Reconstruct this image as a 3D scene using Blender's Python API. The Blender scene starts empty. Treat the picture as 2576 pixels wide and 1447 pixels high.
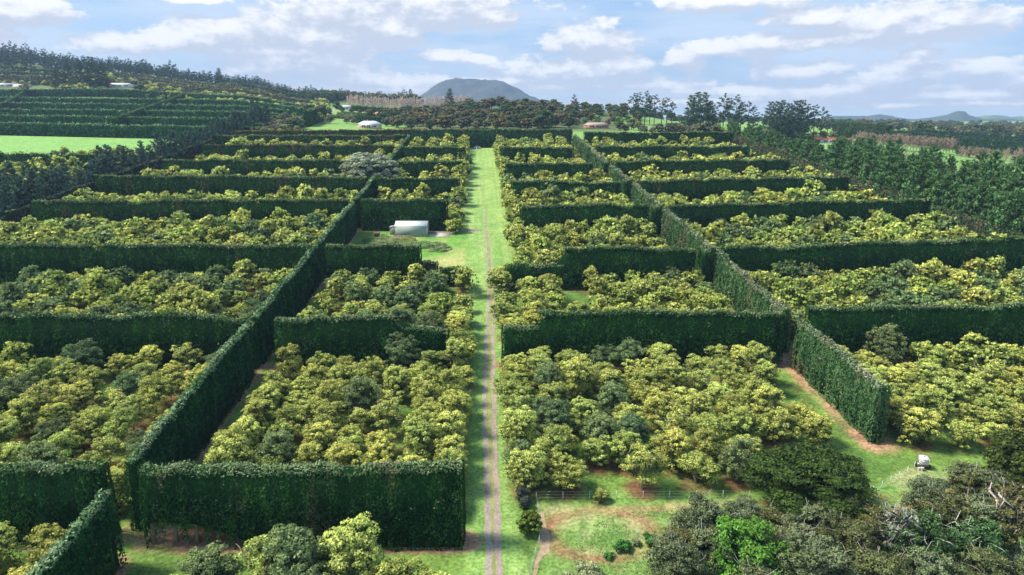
import bpy, math, random
import numpy as np
from mathutils import Vector
PI = math.pi
R = math.radians
rng = np.random.default_rng(7)
random.seed(7)
sc = bpy.context.scene
col = sc.collection

# ------------------------------------------------------------------ camera
CAM_Z = 59.0
HAZE = 0.00011
PITCH, YAW = R(13.86), R(2.78)
cam_data = bpy.data.cameras.new('camera')
cam_data.sensor_width = 36.0
cam_data.lens = 36.0 * 1716.0 / 2576.0
cam_data.clip_start = 0.5
cam_data.clip_end = 40000.0
cam = bpy.data.objects.new('camera', cam_data)
cam.location = (0, 0, CAM_Z)
cam.rotation_euler = (PI / 2 - PITCH, 0, -YAW)
col.objects.link(cam)
sc.camera = cam

# ------------------------------------------------------------------ world, sun, exposure
SUN_AZ, SUN_EL = R(-84), R(52)          # azimuth clockwise from +Y
SKY_STRENGTH = 0.10
world = bpy.data.worlds.new('World')
sc.world = world
world.use_nodes = True
wt = world.node_tree
wt.nodes.clear()


class NB:                               # tiny helper to write node graphs
    def __init__(s, tree):
        s.t = tree

    def n(s, kind, **kw):
        nd = s.t.nodes.new(kind)
        for k, v in kw.items():
            setattr(nd, k, v)
        return nd

    def put(s, sock, v):
        if hasattr(v, 'is_output') or isinstance(v, bpy.types.NodeSocket):
            s.t.links.new(v, sock)
        else:
            sock.default_value = v

    def m(s, op, a, b=0.0, c=None, clamp=False):
        nd = s.n('ShaderNodeMath', operation=op, use_clamp=clamp)
        s.put(nd.inputs[0], a)
        s.put(nd.inputs[1], b)
        if c is not None:
            s.put(nd.inputs[2], c)
        return nd.outputs[0]

    def vm(s, op, a, b=(0, 0, 0)):
        nd = s.n('ShaderNodeVectorMath', operation=op)
        s.put(nd.inputs[0], a)
        s.put(nd.inputs[1], b)
        return nd.outputs['Value'] if op in ('LENGTH', 'DOT_PRODUCT') else nd.outputs[0]

    def step(s, v, a, b, lo=0.0, hi=1.0):
        nd = s.n('ShaderNodeMapRange', interpolation_type='SMOOTHSTEP')
        s.put(nd.inputs[0], v)
        for i, q in ((1, a), (2, b), (3, lo), (4, hi)):
            nd.inputs[i].default_value = q
        return nd.outputs[0]

    def mix(s, f, a, b, blend='MIX'):
        nd = s.n('ShaderNodeMix', data_type='RGBA', blend_type=blend)
        s.put(nd.inputs[0], f)
        s.put(nd.inputs[6], a)
        s.put(nd.inputs[7], b)
        return nd.outputs[2]

    def noise(s, vec, scale, detail=4, rough=0.55):
        nd = s.n('ShaderNodeTexNoise')
        if vec is not None:
            s.put(nd.inputs['Vector'], vec)
        nd.inputs['Scale'].default_value = scale
        nd.inputs['Detail'].default_value = detail
        nd.inputs['Roughness'].default_value = rough
        return nd.outputs['Fac']


# cloud density as a function of (azimuth, tangent of elevation)
CLOUDS = [  # azimuth, elevation tangent, half width, half height: cumulus as they hang in this sky
    (400, 108, 160, 20), (560, 85, 120, 34), (520, 104, 190, 26), (700, 70, 110, 44), (850, 40, 150, 44), (800, 90, 240, 36),
    (960, 72, 120, 40), (1130, 22, 180, 42), (1230, 40, 80, 26), (40, 24, 120, 26), (150, 38, 60, 14),
    (1500, 102, 110, 34), (1398, 122, 34, 15), (1400, 176, 150, 30), (1560, 163, 90, 20), (1480, 190, 200, 20),
    (1715, 148, 62, 24), (1800, 122, 90, 18), (1930, 106, 90, 24), (1830, 2, 200, 22), (2050, 48, 150, 18),
    (2230, 48, 150, 36), (2320, 66, 130, 36), (2000, 180, 110, 20), (2290, 166, 70, 15), (2240, 196, 110, 14),
    (2490, 166, 74, 22), (2590, 190, 110, 22), (2320, 132, 40, 10), (1110, 140, 60, 14), (1200, 150, 50, 9), (1500, 217, 300, 11), (2000, 228, 350, 11), (2420, 238, 250, 10), (900, 228, 250, 11), (1750, 255, 320, 8), (2300, 264, 300, 7), (1250, 205, 200, 9),
    (650, 128, 260, 16), (2120, 95, 200, 14), (500, -2, 70, 8), (750, 165, 220, 24), (930, 200, 220, 20), (350, 190, 60, 8),
    (-500, 60, 300, 40), (3200, 80, 350, 40), (1300, -200, 500, 60), (300, -300, 500, 60), (2500, -350, 400, 60),
]


def sky_coords(u, v):
    x, y = (u - 1288) / 1716.0, -(v - 723.5) / 1716.0
    f = math.cos(PITCH) + y * math.sin(PITCH)
    z = -math.sin(PITCH) + y * math.cos(PITCH)
    return math.atan2(x, f) + YAW, z / math.hypot(x, f)


grp = bpy.data.node_groups.new('cloud_density', 'ShaderNodeTree')
grp.interface.new_socket('Vector', in_out='INPUT', socket_type='NodeSocketVector')
grp.interface.new_socket('Density', in_out='OUTPUT', socket_type='NodeSocketFloat')
g = NB(grp)
gi, go = g.n('NodeGroupInput'), g.n('NodeGroupOutput')
vec = gi.outputs[0]
acc = None
for (u, v, ru, rv) in CLOUDS:
    a, e = sky_coords(u, v)
    p = g.vm('SUBTRACT', vec, (a, e, 0))
    p = g.vm('MULTIPLY', p, (1716.0 / (ru * 1.06), 1716.0 / (rv * 1.3), 0))
    q = g.m('SUBTRACT', 1.0, g.vm('LENGTH', p))
    acc = q if acc is None else g.n('ShaderNodeMath', operation='SMOOTH_MAX').outputs[0] if False else g.m('MAXIMUM', acc, q)
nv = g.vm('MULTIPLY', vec, (1.0, 1.9, 1.0))
n1 = g.noise(nv, 11.0, 10, 0.60)
n2 = g.noise(nv, 38.0, 8, 0.62)
acc = g.m('ADD', g.m('MAXIMUM', acc, -0.85), 0.10)
d = g.m('ADD', acc, g.m('MULTIPLY', g.m('SUBTRACT', n1, 0.5), 2.6))
d = g.m('ADD', d, g.m('MULTIPLY', g.m('SUBTRACT', n2, 0.5), 1.7))
g.t.links.new(d, go.inputs[0])

w = NB(wt)
geo = w.n('ShaderNodeTexCoord').outputs['Generated']
sep = w.n('ShaderNodeSeparateXYZ')
w.t.links.new(geo, sep.inputs[0])
dx, dy, dz = sep.outputs
az = w.m('ARCTAN2', dx, dy)
hyp = w.m('SQRT', w.m('ADD', w.m('MULTIPLY', dx, dx), w.m('MULTIPLY', dy, dy)))
el = w.m('DIVIDE', dz, w.m('MAXIMUM', hyp, 0.02))
cmb = w.n('ShaderNodeCombineXYZ')
w.t.links.new(az, cmb.inputs[0])
w.t.links.new(el, cmb.inputs[1])
av = cmb.outputs[0]


def density(vecsock):
    nd = w.n('ShaderNodeGroup')
    nd.node_tree = grp
    w.t.links.new(vecsock, nd.inputs[0])
    return nd.outputs[0]


d0 = density(av)
d1 = density(w.vm('ADD', av, (-0.006, 0.017, 0)))
mask = w.step(d0, -0.04, 0.34)
edge = w.step(w.m('SUBTRACT', d0, d1), -0.22, 0.95)
sky = w.n('ShaderNodeTexSky', sky_type='NISHITA')
sky.sun_disc = False
sky.sun_elevation = SUN_EL
sky.sun_rotation = SUN_AZ
sky.air_density = 1.0
sky.dust_density = 1.5
sky.ozone_density = 1.5
K = 1.0 / SKY_STRENGTH
skyc = w.mix(0.6, sky.outputs[0], (0.198 * K, 0.327 * K, 0.538 * K, 1))
vn = w.noise(w.vm('MULTIPLY', av, (1.0, 5.0, 1.0)), 4.0, 6, 0.6)
veil = w.m('MULTIPLY', w.step(vn, 0.36, 0.62), w.step(el, 0.40, 0.02, 0.10, 0.85))
skyc = w.mix(veil, skyc, (0.405 * K, 0.478 * K, 0.570 * K, 1))
skyc = w.mix(w.step(el, 0.07, -0.02, 0.0, 0.55), skyc, (0.442 * K, 0.524 * K, 0.607 * K, 1))
cc = w.mix(edge, (0.368 * K, 0.396 * K, 0.460 * K, 1), (0.644 * K, 0.635 * K, 0.635 * K, 1))
fin = w.mix(w.m('MULTIPLY', mask, 0.95), skyc, cc)
bg = w.n('ShaderNodeBackground')
w.t.links.new(fin, bg.inputs[0])
bg.inputs[1].default_value = SKY_STRENGTH
wo = w.n('ShaderNodeOutputWorld')
w.t.links.new(bg.outputs[0], wo.inputs[0])

sun_data = bpy.data.lights.new('sun', 'SUN')
sun_data.energy = 4.0
sun_data.angle = R(13)
sun_data.color = (1.0, 0.93, 0.78)
sun = bpy.data.objects.new('sun', sun_data)
sd = Vector((math.sin(SUN_AZ) * math.cos(SUN_EL), math.cos(SUN_AZ) * math.cos(SUN_EL), math.sin(SUN_EL)))
sun.rotation_euler = sd.to_track_quat('Z', 'Y').to_euler()
sun.location = (0, 0, 200)
col.objects.link(sun)
sc.view_settings.view_transform = 'Standard'
sc.view_settings.look = 'None'
sc.view_settings.exposure = 0.86
sc.view_settings.gamma = 1.0
sc.cycles.max_bounces = 5
sc.cycles.diffuse_bounces = 2
sc.cycles.transmission_bounces = 3
sc.cycles.volume_bounces = 0
sc.cycles.use_adaptive_sampling = True

# ------------------------------------------------------------------ helpers
def tag(o, label=None, cat=None, group=None, kind=None):
    if label:
        o['label'] = label
    if cat:
        o['category'] = cat
    if group:
        o['group'] = group
    if kind:
        o['kind'] = kind
    return o


def empty(name, loc, rz=0.0):
    o = bpy.data.objects.new(name, None)
    o.empty_display_size = 0.5
    o.location = loc
    o.rotation_euler = (0, 0, rz)
    col.objects.link(o)
    return o


def link(name, me, parent=None, loc=None):
    o = bpy.data.objects.new(name, me)
    col.objects.link(o)
    if parent is not None:
        o.parent = parent
    if loc is not None:
        o.location = loc
    return o


class MB:
    """collects vertices, quads / triangles and one colour per face"""

    def __init__(s):
        s.v, s.f, s.c, s.n = [], [], [], 0

    def add(s, V, F, C):
        V = np.asarray(V, float).reshape(-1, 3)
        F = np.asarray(F, int)
        if F.shape[1] == 3:
            F = np.concatenate([F, F[:, 2:3]], 1)
        C = np.asarray(C, float)
        if C.ndim == 1:
            C = np.tile(C, (len(F), 1))
        s.v.append(V)
        s.f.append(F + s.n)
        s.c.append(C)
        s.n += len(V)
        return s

    def arrays(s):
        return np.concatenate(s.v), np.concatenate(s.f), np.concatenate(s.c)

    def box(s, a, b, c=(.5, .5, .5)):
        x0, y0, z0 = a
        x1, y1, z1 = b
        V = [(x0, y0, z0), (x1, y0, z0), (x1, y1, z0), (x0, y1, z0), (x0, y0, z1), (x1, y0, z1), (x1, y1, z1), (x0, y1, z1)]
        F = [(0, 3, 2, 1), (4, 5, 6, 7), (0, 1, 5, 4), (1, 2, 6, 5), (2, 3, 7, 6), (3, 0, 4, 7)]
        return s.add(V, F, c)

    def tube(s, P, rad, c, sides=6, cap=True):
        P = np.asarray(P, float)
        rad = np.broadcast_to(np.asarray(rad, float), (len(P),))
        T = np.gradient(P, axis=0)
        T /= np.linalg.norm(T, axis=1)[:, None] + 1e-9
        ref = np.array([1.0, 0.13, 0.07]) if abs(T[0][0]) < 0.8 else np.array([0.1, 1.0, 0.05])
        A = np.cross(T, ref)
        A /= np.linalg.norm(A, axis=1)[:, None] + 1e-9
        Bv = np.cross(T, A)
        an = np.arange(sides) * 2 * PI / sides
        V = P[:, None, :] + rad[:, None, None] * (A[:, None, :] * np.cos(an)[None, :, None] + Bv[:, None, :] * np.sin(an)[None, :, None])
        F = []
        for i in range(len(P) - 1):
            for k in range(sides):
                k2 = (k + 1) % sides
                F.append((i * sides + k, i * sides + k2, (i + 1) * sides + k2, (i + 1) * sides + k))
        V = V.reshape(-1, 3)
        if cap:
            nV = len(V)
            V = np.concatenate([V, P[:1], P[-1:]])
            for k in range(sides):
                k2 = (k + 1) % sides
                F.append((k2, k, nV, nV))
                F.append(((len(P) - 1) * sides + k, (len(P) - 1) * sides + k2, nV + 1, nV + 1))
        return s.add(V, F, c)

    def mesh(s, name, mat):
        return make_mesh(name, *s.arrays(), mat)

    def obj(s, name, mat, parent=None, loc=None):
        return link(name, s.mesh(name, mat), parent, loc)


def make_mesh(name, V, F, C, mat):
    me = bpy.data.meshes.new(name)
    tri = F[:, 3] == F[:, 2]
    F4, F3 = F[~tri], F[tri][:, :3]
    C = np.concatenate([C[~tri], C[tri]])
    me.vertices.add(len(V))
    me.vertices.foreach_set('co', V.astype(np.float32).ravel())
    nl = F4.size + F3.size
    me.loops.add(nl)
    me.loops.foreach_set('vertex_index', np.concatenate([F4.ravel(), F3.ravel()]).astype(np.int32))
    np_ = len(F4) + len(F3)
    me.polygons.add(np_)
    st = np.concatenate([np.arange(len(F4)) * 4, F4.size + np.arange(len(F3)) * 3]).astype(np.int32)
    me.polygons.foreach_set('loop_start', st)
    me.update(calc_edges=True)
    at_ = me.attributes.new('tint', 'FLOAT_COLOR', 'FACE')
    cc_ = np.ones((np_, 4), np.float32)
    cc_[:, :3] = np.clip(C[:, :3], 0, 1)
    at_.data.foreach_set('color', cc_.ravel())
    me.materials.append(mat)
    return me


def hash2(ix, iy, s=0):
    h = (ix * 374761393 + iy * 668265263 + s * 974634777) & 0xFFFFFFFF
    h = ((h ^ (h >> 13)) * 1274126177) & 0xFFFFFFFF
    return ((h ^ (h >> 16)) & 0xFFFF) / 65535.0


def vnoise(x, y, s=0):
    x, y = np.asarray(x, float), np.asarray(y, float)
    ix, iy = np.floor(x).astype(np.int64), np.floor(y).astype(np.int64)
    fx, fy = x - ix, y - iy
    fx, fy = fx * fx * (3 - 2 * fx), fy * fy * (3 - 2 * fy)
    a, b = hash2(ix, iy, s), hash2(ix + 1, iy, s)
    c, d_ = hash2(ix, iy + 1, s), hash2(ix + 1, iy + 1, s)
    return (a * (1 - fx) + b * fx) * (1 - fy) + (c * (1 - fx) + d_ * fx) * fy


def fbm(x, y, s=0, o=4):
    t, a, n = 0.0, 0.5, 0.0
    x, y = np.asarray(x, float), np.asarray(y, float)
    for k in range(o):
        t = t + a * vnoise(x * 2 ** k + 17.3 * k, y * 2 ** k - 9.1 * k, s + k)
        n += a
        a *= 0.5
    return t / n


def sstep(a, b, x):
    t = np.clip((np.asarray(x, float) - a) / (b - a), 0, 1)
    return t * t * (3 - 2 * t)


def lerp(a, b, t):
    return a + (b - a) * t


def mixc(a, b, t):
    a, b = np.asarray(a, float), np.asarray(b, float)
    t = np.asarray(t, float)[..., None]
    return a * (1 - t) + b * t


ORD = ('zeroth first second third fourth fifth sixth seventh eighth ninth tenth eleventh twelfth thirteenth fourteenth fifteenth sixteenth '
       'seventeenth eighteenth nineteenth twentieth').split()

# ------------------------------------------------------------------ materials
def attr_mat(name, rough=0.7, trans=0.0, spec=0.25, noise=0.0, nscale=1.0, bump=0.0, metal=0.0, vary=0.0):
    m = bpy.data.materials.new(name)
    m.use_nodes = True
    b = NB(m.node_tree)
    b.t.nodes.clear()
    out = b.n('ShaderNodeOutputMaterial')
    at_ = b.n('ShaderNodeAttribute', attribute_name='tint')
    c = at_.outputs['Color']
    pr = b.n('ShaderNodeBsdfPrincipled')
    if vary:                           # every plant its own shade of green
        rnd = b.n('ShaderNodeObjectInfo').outputs['Random']
        c = b.mix(1.0, c, b.mix(rnd, (1 - vary * .8, 1.0, 1.0, 1), (1 + vary * .4, 1.0, 1 - vary * .6, 1)), 'MULTIPLY')
        r2_ = b.m('FRACT', b.m('MULTIPLY', rnd, 17.3))
        c = b.mix(1.0, c, b.step(r2_, 0.0, 1.0, 1 - vary * .7, 1 + vary), 'MULTIPLY')
    if noise or bump:
        tc = b.n('ShaderNodeTexCoord').outputs['Object']
        nf = b.noise(tc, nscale, 5, 0.6)
        if noise:
            f = b.step(nf, 0.25, 0.75, 1 - noise, 1 + noise)
            c = b.mix(1.0, c, f, 'MULTIPLY')
        if bump:
            bp = b.n('ShaderNodeBump')
            bp.inputs['Strength'].default_value = bump
            bp.inputs['Distance'].default_value = 0.05
            b.t.links.new(nf, bp.inputs['Height'])
            b.t.links.new(bp.outputs[0], pr.inputs['Normal'])
    b.put(pr.inputs['Base Color'], c)
    pr.inputs['Roughness'].default_value = rough
    pr.inputs['Specular IOR Level'].default_value = spec
    pr.inputs['Metallic'].default_value = metal
    if trans:
        tr = b.n('ShaderNodeBsdfTranslucent')
        b.put(tr.inputs['Color'], c)
        mx = b.n('ShaderNodeMixShader')
        mx.inputs[0].default_value = trans
        b.t.links.new(pr.outputs[0], mx.inputs[1])
        b.t.links.new(tr.outputs[0], mx.inputs[2])
        b.t.links.new(mx.outputs[0], out.inputs[0])
    else:
        b.t.links.new(pr.outputs[0], out.inputs[0])
    return m


M_LEAF = attr_mat('leaf_surface', 0.65, 0.32, 0.10, vary=0.14)
M_NEEDLE = attr_mat('needle_surface', 0.8, 0.10, 0.04)
M_BARK = attr_mat('bark_surface', 0.9, 0, 0.1, 0.3, 3.0, 0.4)
M_PAINT = attr_mat('painted_surface', 0.45, 0, 0.4, 0.06, 1.2)
M_MATTE = attr_mat('matte_surface', 0.9, 0, 0.15, 0.18, 1.5, 0.3)
M_METAL = attr_mat('metal_surface', 0.3, 0, 0.5, 0.1, 2.0, 0, 0.6)
M_CAR = attr_mat('car_paint', 0.22, 0, 0.6, 0.0, 1.0, 0, 0.3)
M_GLASS = attr_mat('dark_glass', 0.08, 0, 0.7)
M_PLASTIC = attr_mat('plastic_surface', 0.4, 0.15, 0.4, 0.05, 3.0)


def corrugated(name, axis=0, pitch=0.2, stain=0.0):
    m = bpy.data.materials.new(name)
    m.use_nodes = True
    b = NB(m.node_tree)
    b.t.nodes.clear()
    out = b.n('ShaderNodeOutputMaterial')
    c = b.n('ShaderNodeAttribute', attribute_name='tint').outputs['Color']
    tc = b.n('ShaderNodeTexCoord').outputs['Object']
    sp = b.n('ShaderNodeSeparateXYZ')
    b.t.links.new(tc, sp.inputs[0])
    wv = b.m('SINE', b.m('MULTIPLY', sp.outputs[axis], 2 * PI / pitch))
    nf = b.noise(tc, 0.9, 6, 0.65)
    c = b.mix(1.0, c, b.step(nf, 0.3, 0.7, 1 - 0.08 - stain, 1.04), 'MULTIPLY')
    if stain:
        c = b.mix(b.step(b.noise(tc, 2.1, 5), 0.55, 0.72, 0, stain), c, (0.20, 0.10, 0.06, 1))
    pr = b.n('ShaderNodeBsdfPrincipled')
    b.put(pr.inputs['Base Color'], c)
    pr.inputs['Roughness'].default_value = 0.5
    bp = b.n('ShaderNodeBump')
    bp.inputs['Strength'].default_value = 0.6
    bp.inputs['Distance'].default_value = 0.03
    b.t.links.new(wv, bp.inputs['Height'])
    b.t.links.new(bp.outputs[0], pr.inputs['Normal'])
    b.t.links.new(pr.outputs[0], out.inputs[0])
    return m


M_SHEET = corrugated('ribbed_steel', 0, 0.25)
M_SHEETY = corrugated('ribbed_steel_roof', 0, 0.3)
M_RUSTY = corrugated('weathered_sheet', 0, 0.15, 0.5)

# ------------------------------------------------------------------ terrain
BS = 0.1018
CY_, SY_ = math.cos(YAW), math.sin(YAW)


def zv(D, v):
    y = -(v - 723.5) / 1716.0
    return CAM_Z + D * (-math.sin(PITCH) + y * math.cos(PITCH)) / (math.cos(PITCH) + y * math.sin(PITCH))


PLN = 'P'
PROF = {   # column across the view -> ground profile (distance, sight line); P = on the field's slope
    -900: [(0, PLN), (740, PLN), (850, 222), (1000, 170), (1150, 125), (1320, 108), (1900, 150), (4000, 280)],
    0: [(0, PLN), (740, PLN), (850, 226), (1000, 186), (1150, 155), (1300, 137), (1800, 165), (4000, 285)],
    300: [(0, PLN), (700, PLN), (780, 236), (900, 212), (1050, 194), (1220, 178), (1800, 210), (4000, 290)],
    600: [(0, PLN), (640, PLN), (720, 262), (850, 240), (1000, 226), (1200, 214), (1800, 250), (4000, 292)],
    800: [(0, PLN), (520, PLN), (600, 306), (720, 284), (850, 266), (1000, 255), (1200, 246), (1800, 270), (4000, 296)],
    1000: [(0, PLN), (440, PLN), (560, 323), (700, 300), (800, 284), (1000, 266), (1200, 256), (1800, 280), (4000, 297)],
    1288: [(0, PLN), (440, PLN), (500, 340), (560, 324), (650, 292), (760, 264), (1000, 285), (2000, 300), (4000, 301)],
    1500: [(0, PLN), (440, PLN), (500, 341), (570, 324), (650, 304), (760, 276), (1000, 292), (2000, 301), (4000, 302)],
    1800: [(0, PLN), (430, PLN), (500, 348), (600, 333), (750, 320), (1000, 311), (2000, 304), (4000, 302)],
    2100: [(0, PLN), (290, PLN), (400, 402), (480, 384), (590, 360), (700, 345), (900, 329), (1500, 314), (4000, 304)],
    2576: [(0, PLN), (210, PLN), (300, 512), (400, 448), (500, 408), (600, 384), (900, 348), (1500, 322), (4000, 306)],
    3600: [(0, PLN), (180, PLN), (300, 520), (400, 455), (500, 412), (600, 388), (900, 350), (1500, 323), (4000, 306)],
}
_PD = np.concatenate([np.arange(0, 1400, 10.0), np.arange(1400, 4100, 50.0)])
_PU = np.array(sorted(PROF))
_PT = (_PU - 1288) / 1716.0 * 0.985
_TAB = []
for u in _PU:
    pr_ = PROF[int(u)]
    ds = np.array([p[0] for p in pr_], float)
    zs = np.array([BS * p[0] if p[1] == PLN else zv(p[0], p[1]) for p in pr_])
    z = np.interp(_PD, ds, zs)
    k = 5
    zp = np.pad(z, k, mode='edge')
    zsm = np.convolve(zp, np.ones(2 * k + 1) / (2 * k + 1), 'valid')
    z = np.where(_PD > ds[1] + 55, zsm, z)
    _TAB.append(z)
_TAB = np.array(_TAB)


def H(X, Y):
    X, Y = np.asarray(X, float), np.asarray(Y, float)
    D = Y * CY_ + X * SY_
    S = X * CY_ - Y * SY_
    pl = BS * D
    t = S / np.maximum(D, 30.0)
    ti = np.interp(t, _PT, np.arange(len(_PT)))
    i0 = np.clip(np.floor(ti).astype(int), 0, len(_PT) - 2)
    f = ti - i0
    f = f * f * (3 - 2 * f)
    di = np.interp(D, _PD, np.arange(len(_PD)))
    j0 = np.clip(np.floor(di).astype(int), 0, len(_PD) - 2)
    g_ = di - j0
    T = _TAB
    z = (T[i0, j0] * (1 - g_) + T[i0, j0 + 1] * g_) * (1 - f) + (T[i0 + 1, j0] * (1 - g_) + T[i0 + 1, j0 + 1] * g_) * f
    out = np.maximum(sstep(160, 215, X), sstep(430, 475, D))
    out = np.where(X < -165, np.maximum(sstep(480, 560, D), 0), out)
    return lerp(pl, z, out)


fwd = np.array([SY_ * math.cos(PITCH), CY_ * math.cos(PITCH), -math.sin(PITCH)])
rgt = np.array([CY_, -SY_, 0.0])
upv = np.cross(rgt, fwd)


def at(u, v, h=0.0):
    """where a sight line meets the field's slope raised by h: surveying helper for real positions"""
    d_ = rgt * (u - 1288) / 1716.0 - upv * (v - 723.5) / 1716.0 + fwd
    t = (CAM_Z - h) / (BS * (d_[1] * CY_ + d_[0] * SY_) - d_[2])
    return d_[0] * t, d_[1] * t


def far(u, D):
    """ground position at forward distance D in the column u"""
    u, D = np.asarray(u, float), np.asarray(D, float)
    z = CAM_Z - 40.0
    for _ in range(3):
        S = (u - 1288) / 1716.0 * (D * math.cos(PITCH) + (CAM_Z - z) * math.sin(PITCH))
        X, Y = S * CY_ + D * SY_, D * CY_ - S * SY_
        z = np.minimum(H(X, Y), 400)
    return X, Y


def gp(x, y, dz=0.0):
    return (float(x), float(y), float(H(x, y)) + dz)


# ------------------------------------------------------------------ foliage generators
def rand_dirs(n, r=rng):
    v = r.normal(size=(n, 3))
    return v / (np.linalg.norm(v, axis=1)[:, None] + 1e-9)


def leaves(mb, P, N, size, C, aspect=0.6, jitter=0.7, r=rng, droop=None):
    n = len(P)
    N = N + r.normal(size=(n, 3)) * jitter
    N /= np.linalg.norm(N, axis=1)[:, None] + 1e-9
    if droop is None:
        T = np.cross(N, rand_dirs(n, r))
    else:
        T = droop - N * np.sum(N * droop, 1)[:, None]
    T /= np.linalg.norm(T, axis=1)[:, None] + 1e-9
    Bv = np.cross(N, T)
    s = np.broadcast_to(np.asarray(size, float), (n,)) * r.uniform(0.7, 1.35, n)
    a, b = s[:, None] * T, (s * aspect)[:, None] * Bv
    V = np.stack([P + a, P + b, P - a, P - b], 1).reshape(-1, 3)
    F = np.arange(4 * n).reshape(n, 4)
    mb.add(V, F, C)


def make_tree(seed, h=6.0, w=6.0, lobes=7, clumps=14, lv=24, leaf=0.30, tip=(0.30, 0.32, 0.07), mid=(0.10, 0.15, 0.035),
              dark=(0.035, 0.065, 0.022), tipness=0.6, flat=1.0, base=0.12, clump_r=0.62, bark=(0.20, 0.16, 0.12), sparse=0.0,
              limb_r=0.16, twig=0, twig_c=(0.4, 0.38, 0.34), dead=0.0, spiky=0.0, limb_out=0):
    r = np.random.default_rng(seed)
    cr, tr = MB(), MB()
    lob = []
    k = 0
    while len(lob) < lobes and k < 400:
        k += 1
        a = r.uniform(0, 2 * PI)
        zz = r.uniform(0, 1) ** 0.8
        prof_r = math.sqrt(max(0.0, 1 - (max(zz - 0.35, 0) / 0.75) ** 2)) * (0.55 + 0.45 * min(1, zz / 0.3))
        rr = (w / 2) * prof_r * r.uniform(0.35, 0.78)
        rad = (0.19 + 0.09 * r.uniform()) * w * (1.0 if lobes < 12 else (9.0 / lobes) ** 0.4)
        z = base * h + rad * 0.7 + zz * (h - base * h - rad * 1.35)
        p = np.array([rr * math.cos(a), rr * math.sin(a), z])
        if all(np.linalg.norm((p - q[0])) > 0.55 * (rad + q[1]) for q in lob) or k > 250:
            lob.append((p, rad))
    lob.append((np.array([r.normal() * .15, r.normal() * .15, h - 0.2 * w]), 0.2 * w))
    tip, mid, dark = map(np.array, (tip, mid, dark))
    for (p, rad) in lob:
        lobc = r.uniform(0.75, 1.2)
        nc = max(3, int(clumps * (1 - sparse)))
        dirs = rand_dirs(nc * 2, r)
        dirs = dirs[np.argsort(-(dirs[:, 2] + r.uniform(-.9, .9, len(dirs))))][:nc]
        for dv in dirs:
            c0 = p + dv * rad * np.array([1, 1, flat]) * r.uniform(0.75, 1.05)
            if c0[2] < 0.25:
                continue
            cr_ = clump_r * r.uniform(0.65, 1.25)
            nl = int(lv * r.uniform(0.7, 1.3))
            ld = rand_dirs(nl, r)
            ld[:, 2] = np.abs(ld[:, 2]) * 0.9 - 0.25
            P = c0 + ld * cr_ * np.array([1, 1, 0.75 * flat]) * r.uniform(0.7, 1.1, (nl, 1))
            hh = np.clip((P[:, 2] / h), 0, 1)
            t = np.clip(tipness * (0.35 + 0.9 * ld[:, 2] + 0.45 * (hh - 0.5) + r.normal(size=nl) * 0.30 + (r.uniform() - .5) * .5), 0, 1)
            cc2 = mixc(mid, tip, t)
            dk = np.clip(0.55 - 1.1 * ld[:, 2] + r.normal(size=nl) * .3, 0, 1) * 0.60  # clump undersides darkened: crown shade put into the leaf colour
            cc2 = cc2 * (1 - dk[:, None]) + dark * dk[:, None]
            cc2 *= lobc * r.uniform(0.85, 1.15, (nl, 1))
            dd = None
            if spiky:
                dd = ld + np.array([0, 0, spiky])
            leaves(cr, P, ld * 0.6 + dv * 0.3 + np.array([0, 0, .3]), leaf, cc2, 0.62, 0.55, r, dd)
        ni = int(lv * 2.2 * (1 - sparse))
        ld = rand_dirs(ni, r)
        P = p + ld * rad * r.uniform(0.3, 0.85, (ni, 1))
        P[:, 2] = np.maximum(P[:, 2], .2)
        leaves(cr, P, ld, leaf * 1.25, np.tile(dark, (ni, 1)) * r.uniform(.7, 1.3, (ni, 1)), 0.7, 0.6, r)  # inner leaves coloured dark, painting the shade inside the crown
        for q in range(twig):
            dv = rand_dirs(1, r)[0]
            dv[2] = abs(dv[2])
            p0 = p + dv * rad * 0.6
            p1 = p + dv * rad * 1.25 + r.normal(size=3) * .3
            p2 = p1 + dv * rad * 0.25 + r.normal(size=3) * .3
            tr.tube([p0, p1, p2], [.045, .03, .012], twig_c, 4)
    b0 = np.array([0, 0, -0.3])
    lean = r.normal(size=2) * 0.05 * h
    fork = np.array([lean[0], lean[1], h * (0.22 + base * 0.6)])
    tr.tube([b0, fork * [.4, .4, .5], fork], [limb_r * 1.6, limb_r * 1.2, limb_r], bark, 7)
    for i, (p, rad) in enumerate(lob):
        m_ = (fork + p) / 2 + r.normal(size=3) * 0.06 * h
        end = p + (0 if i % 3 else 1) * np.array([0, 0, rad * .6])
        tr.tube([fork, m_, end], [limb_r * .75, limb_r * .5, limb_r * .22], bark, 5)
    for i in range(limb_out):
        a = r.uniform(-2.6, -0.5)
        z0 = h * r.uniform(.35, .8)
        q0 = np.array([math.cos(a) * w * .2, math.sin(a) * w * .2, z0])
        q1 = np.array([math.cos(a) * w * .38, math.sin(a) * w * .38, z0 + h * r.uniform(.02, .16)])
        q2 = q1 + r.normal(size=3) * .08 * w + np.array([0, 0, .05 * h])
        tr.tube([fork, q0, q1, q2], [limb_r * .7, limb_r * .6, limb_r * .45, limb_r * .15], twig_c, 5)
        q3 = q1 + r.normal(size=3) * .12 * w
        tr.tube([q1, (q1 + q3) / 2 + r.normal(size=3) * .1, q3], [limb_r * .35, limb_r * .25, limb_r * .1], twig_c, 4)
    return cr, tr


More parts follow.
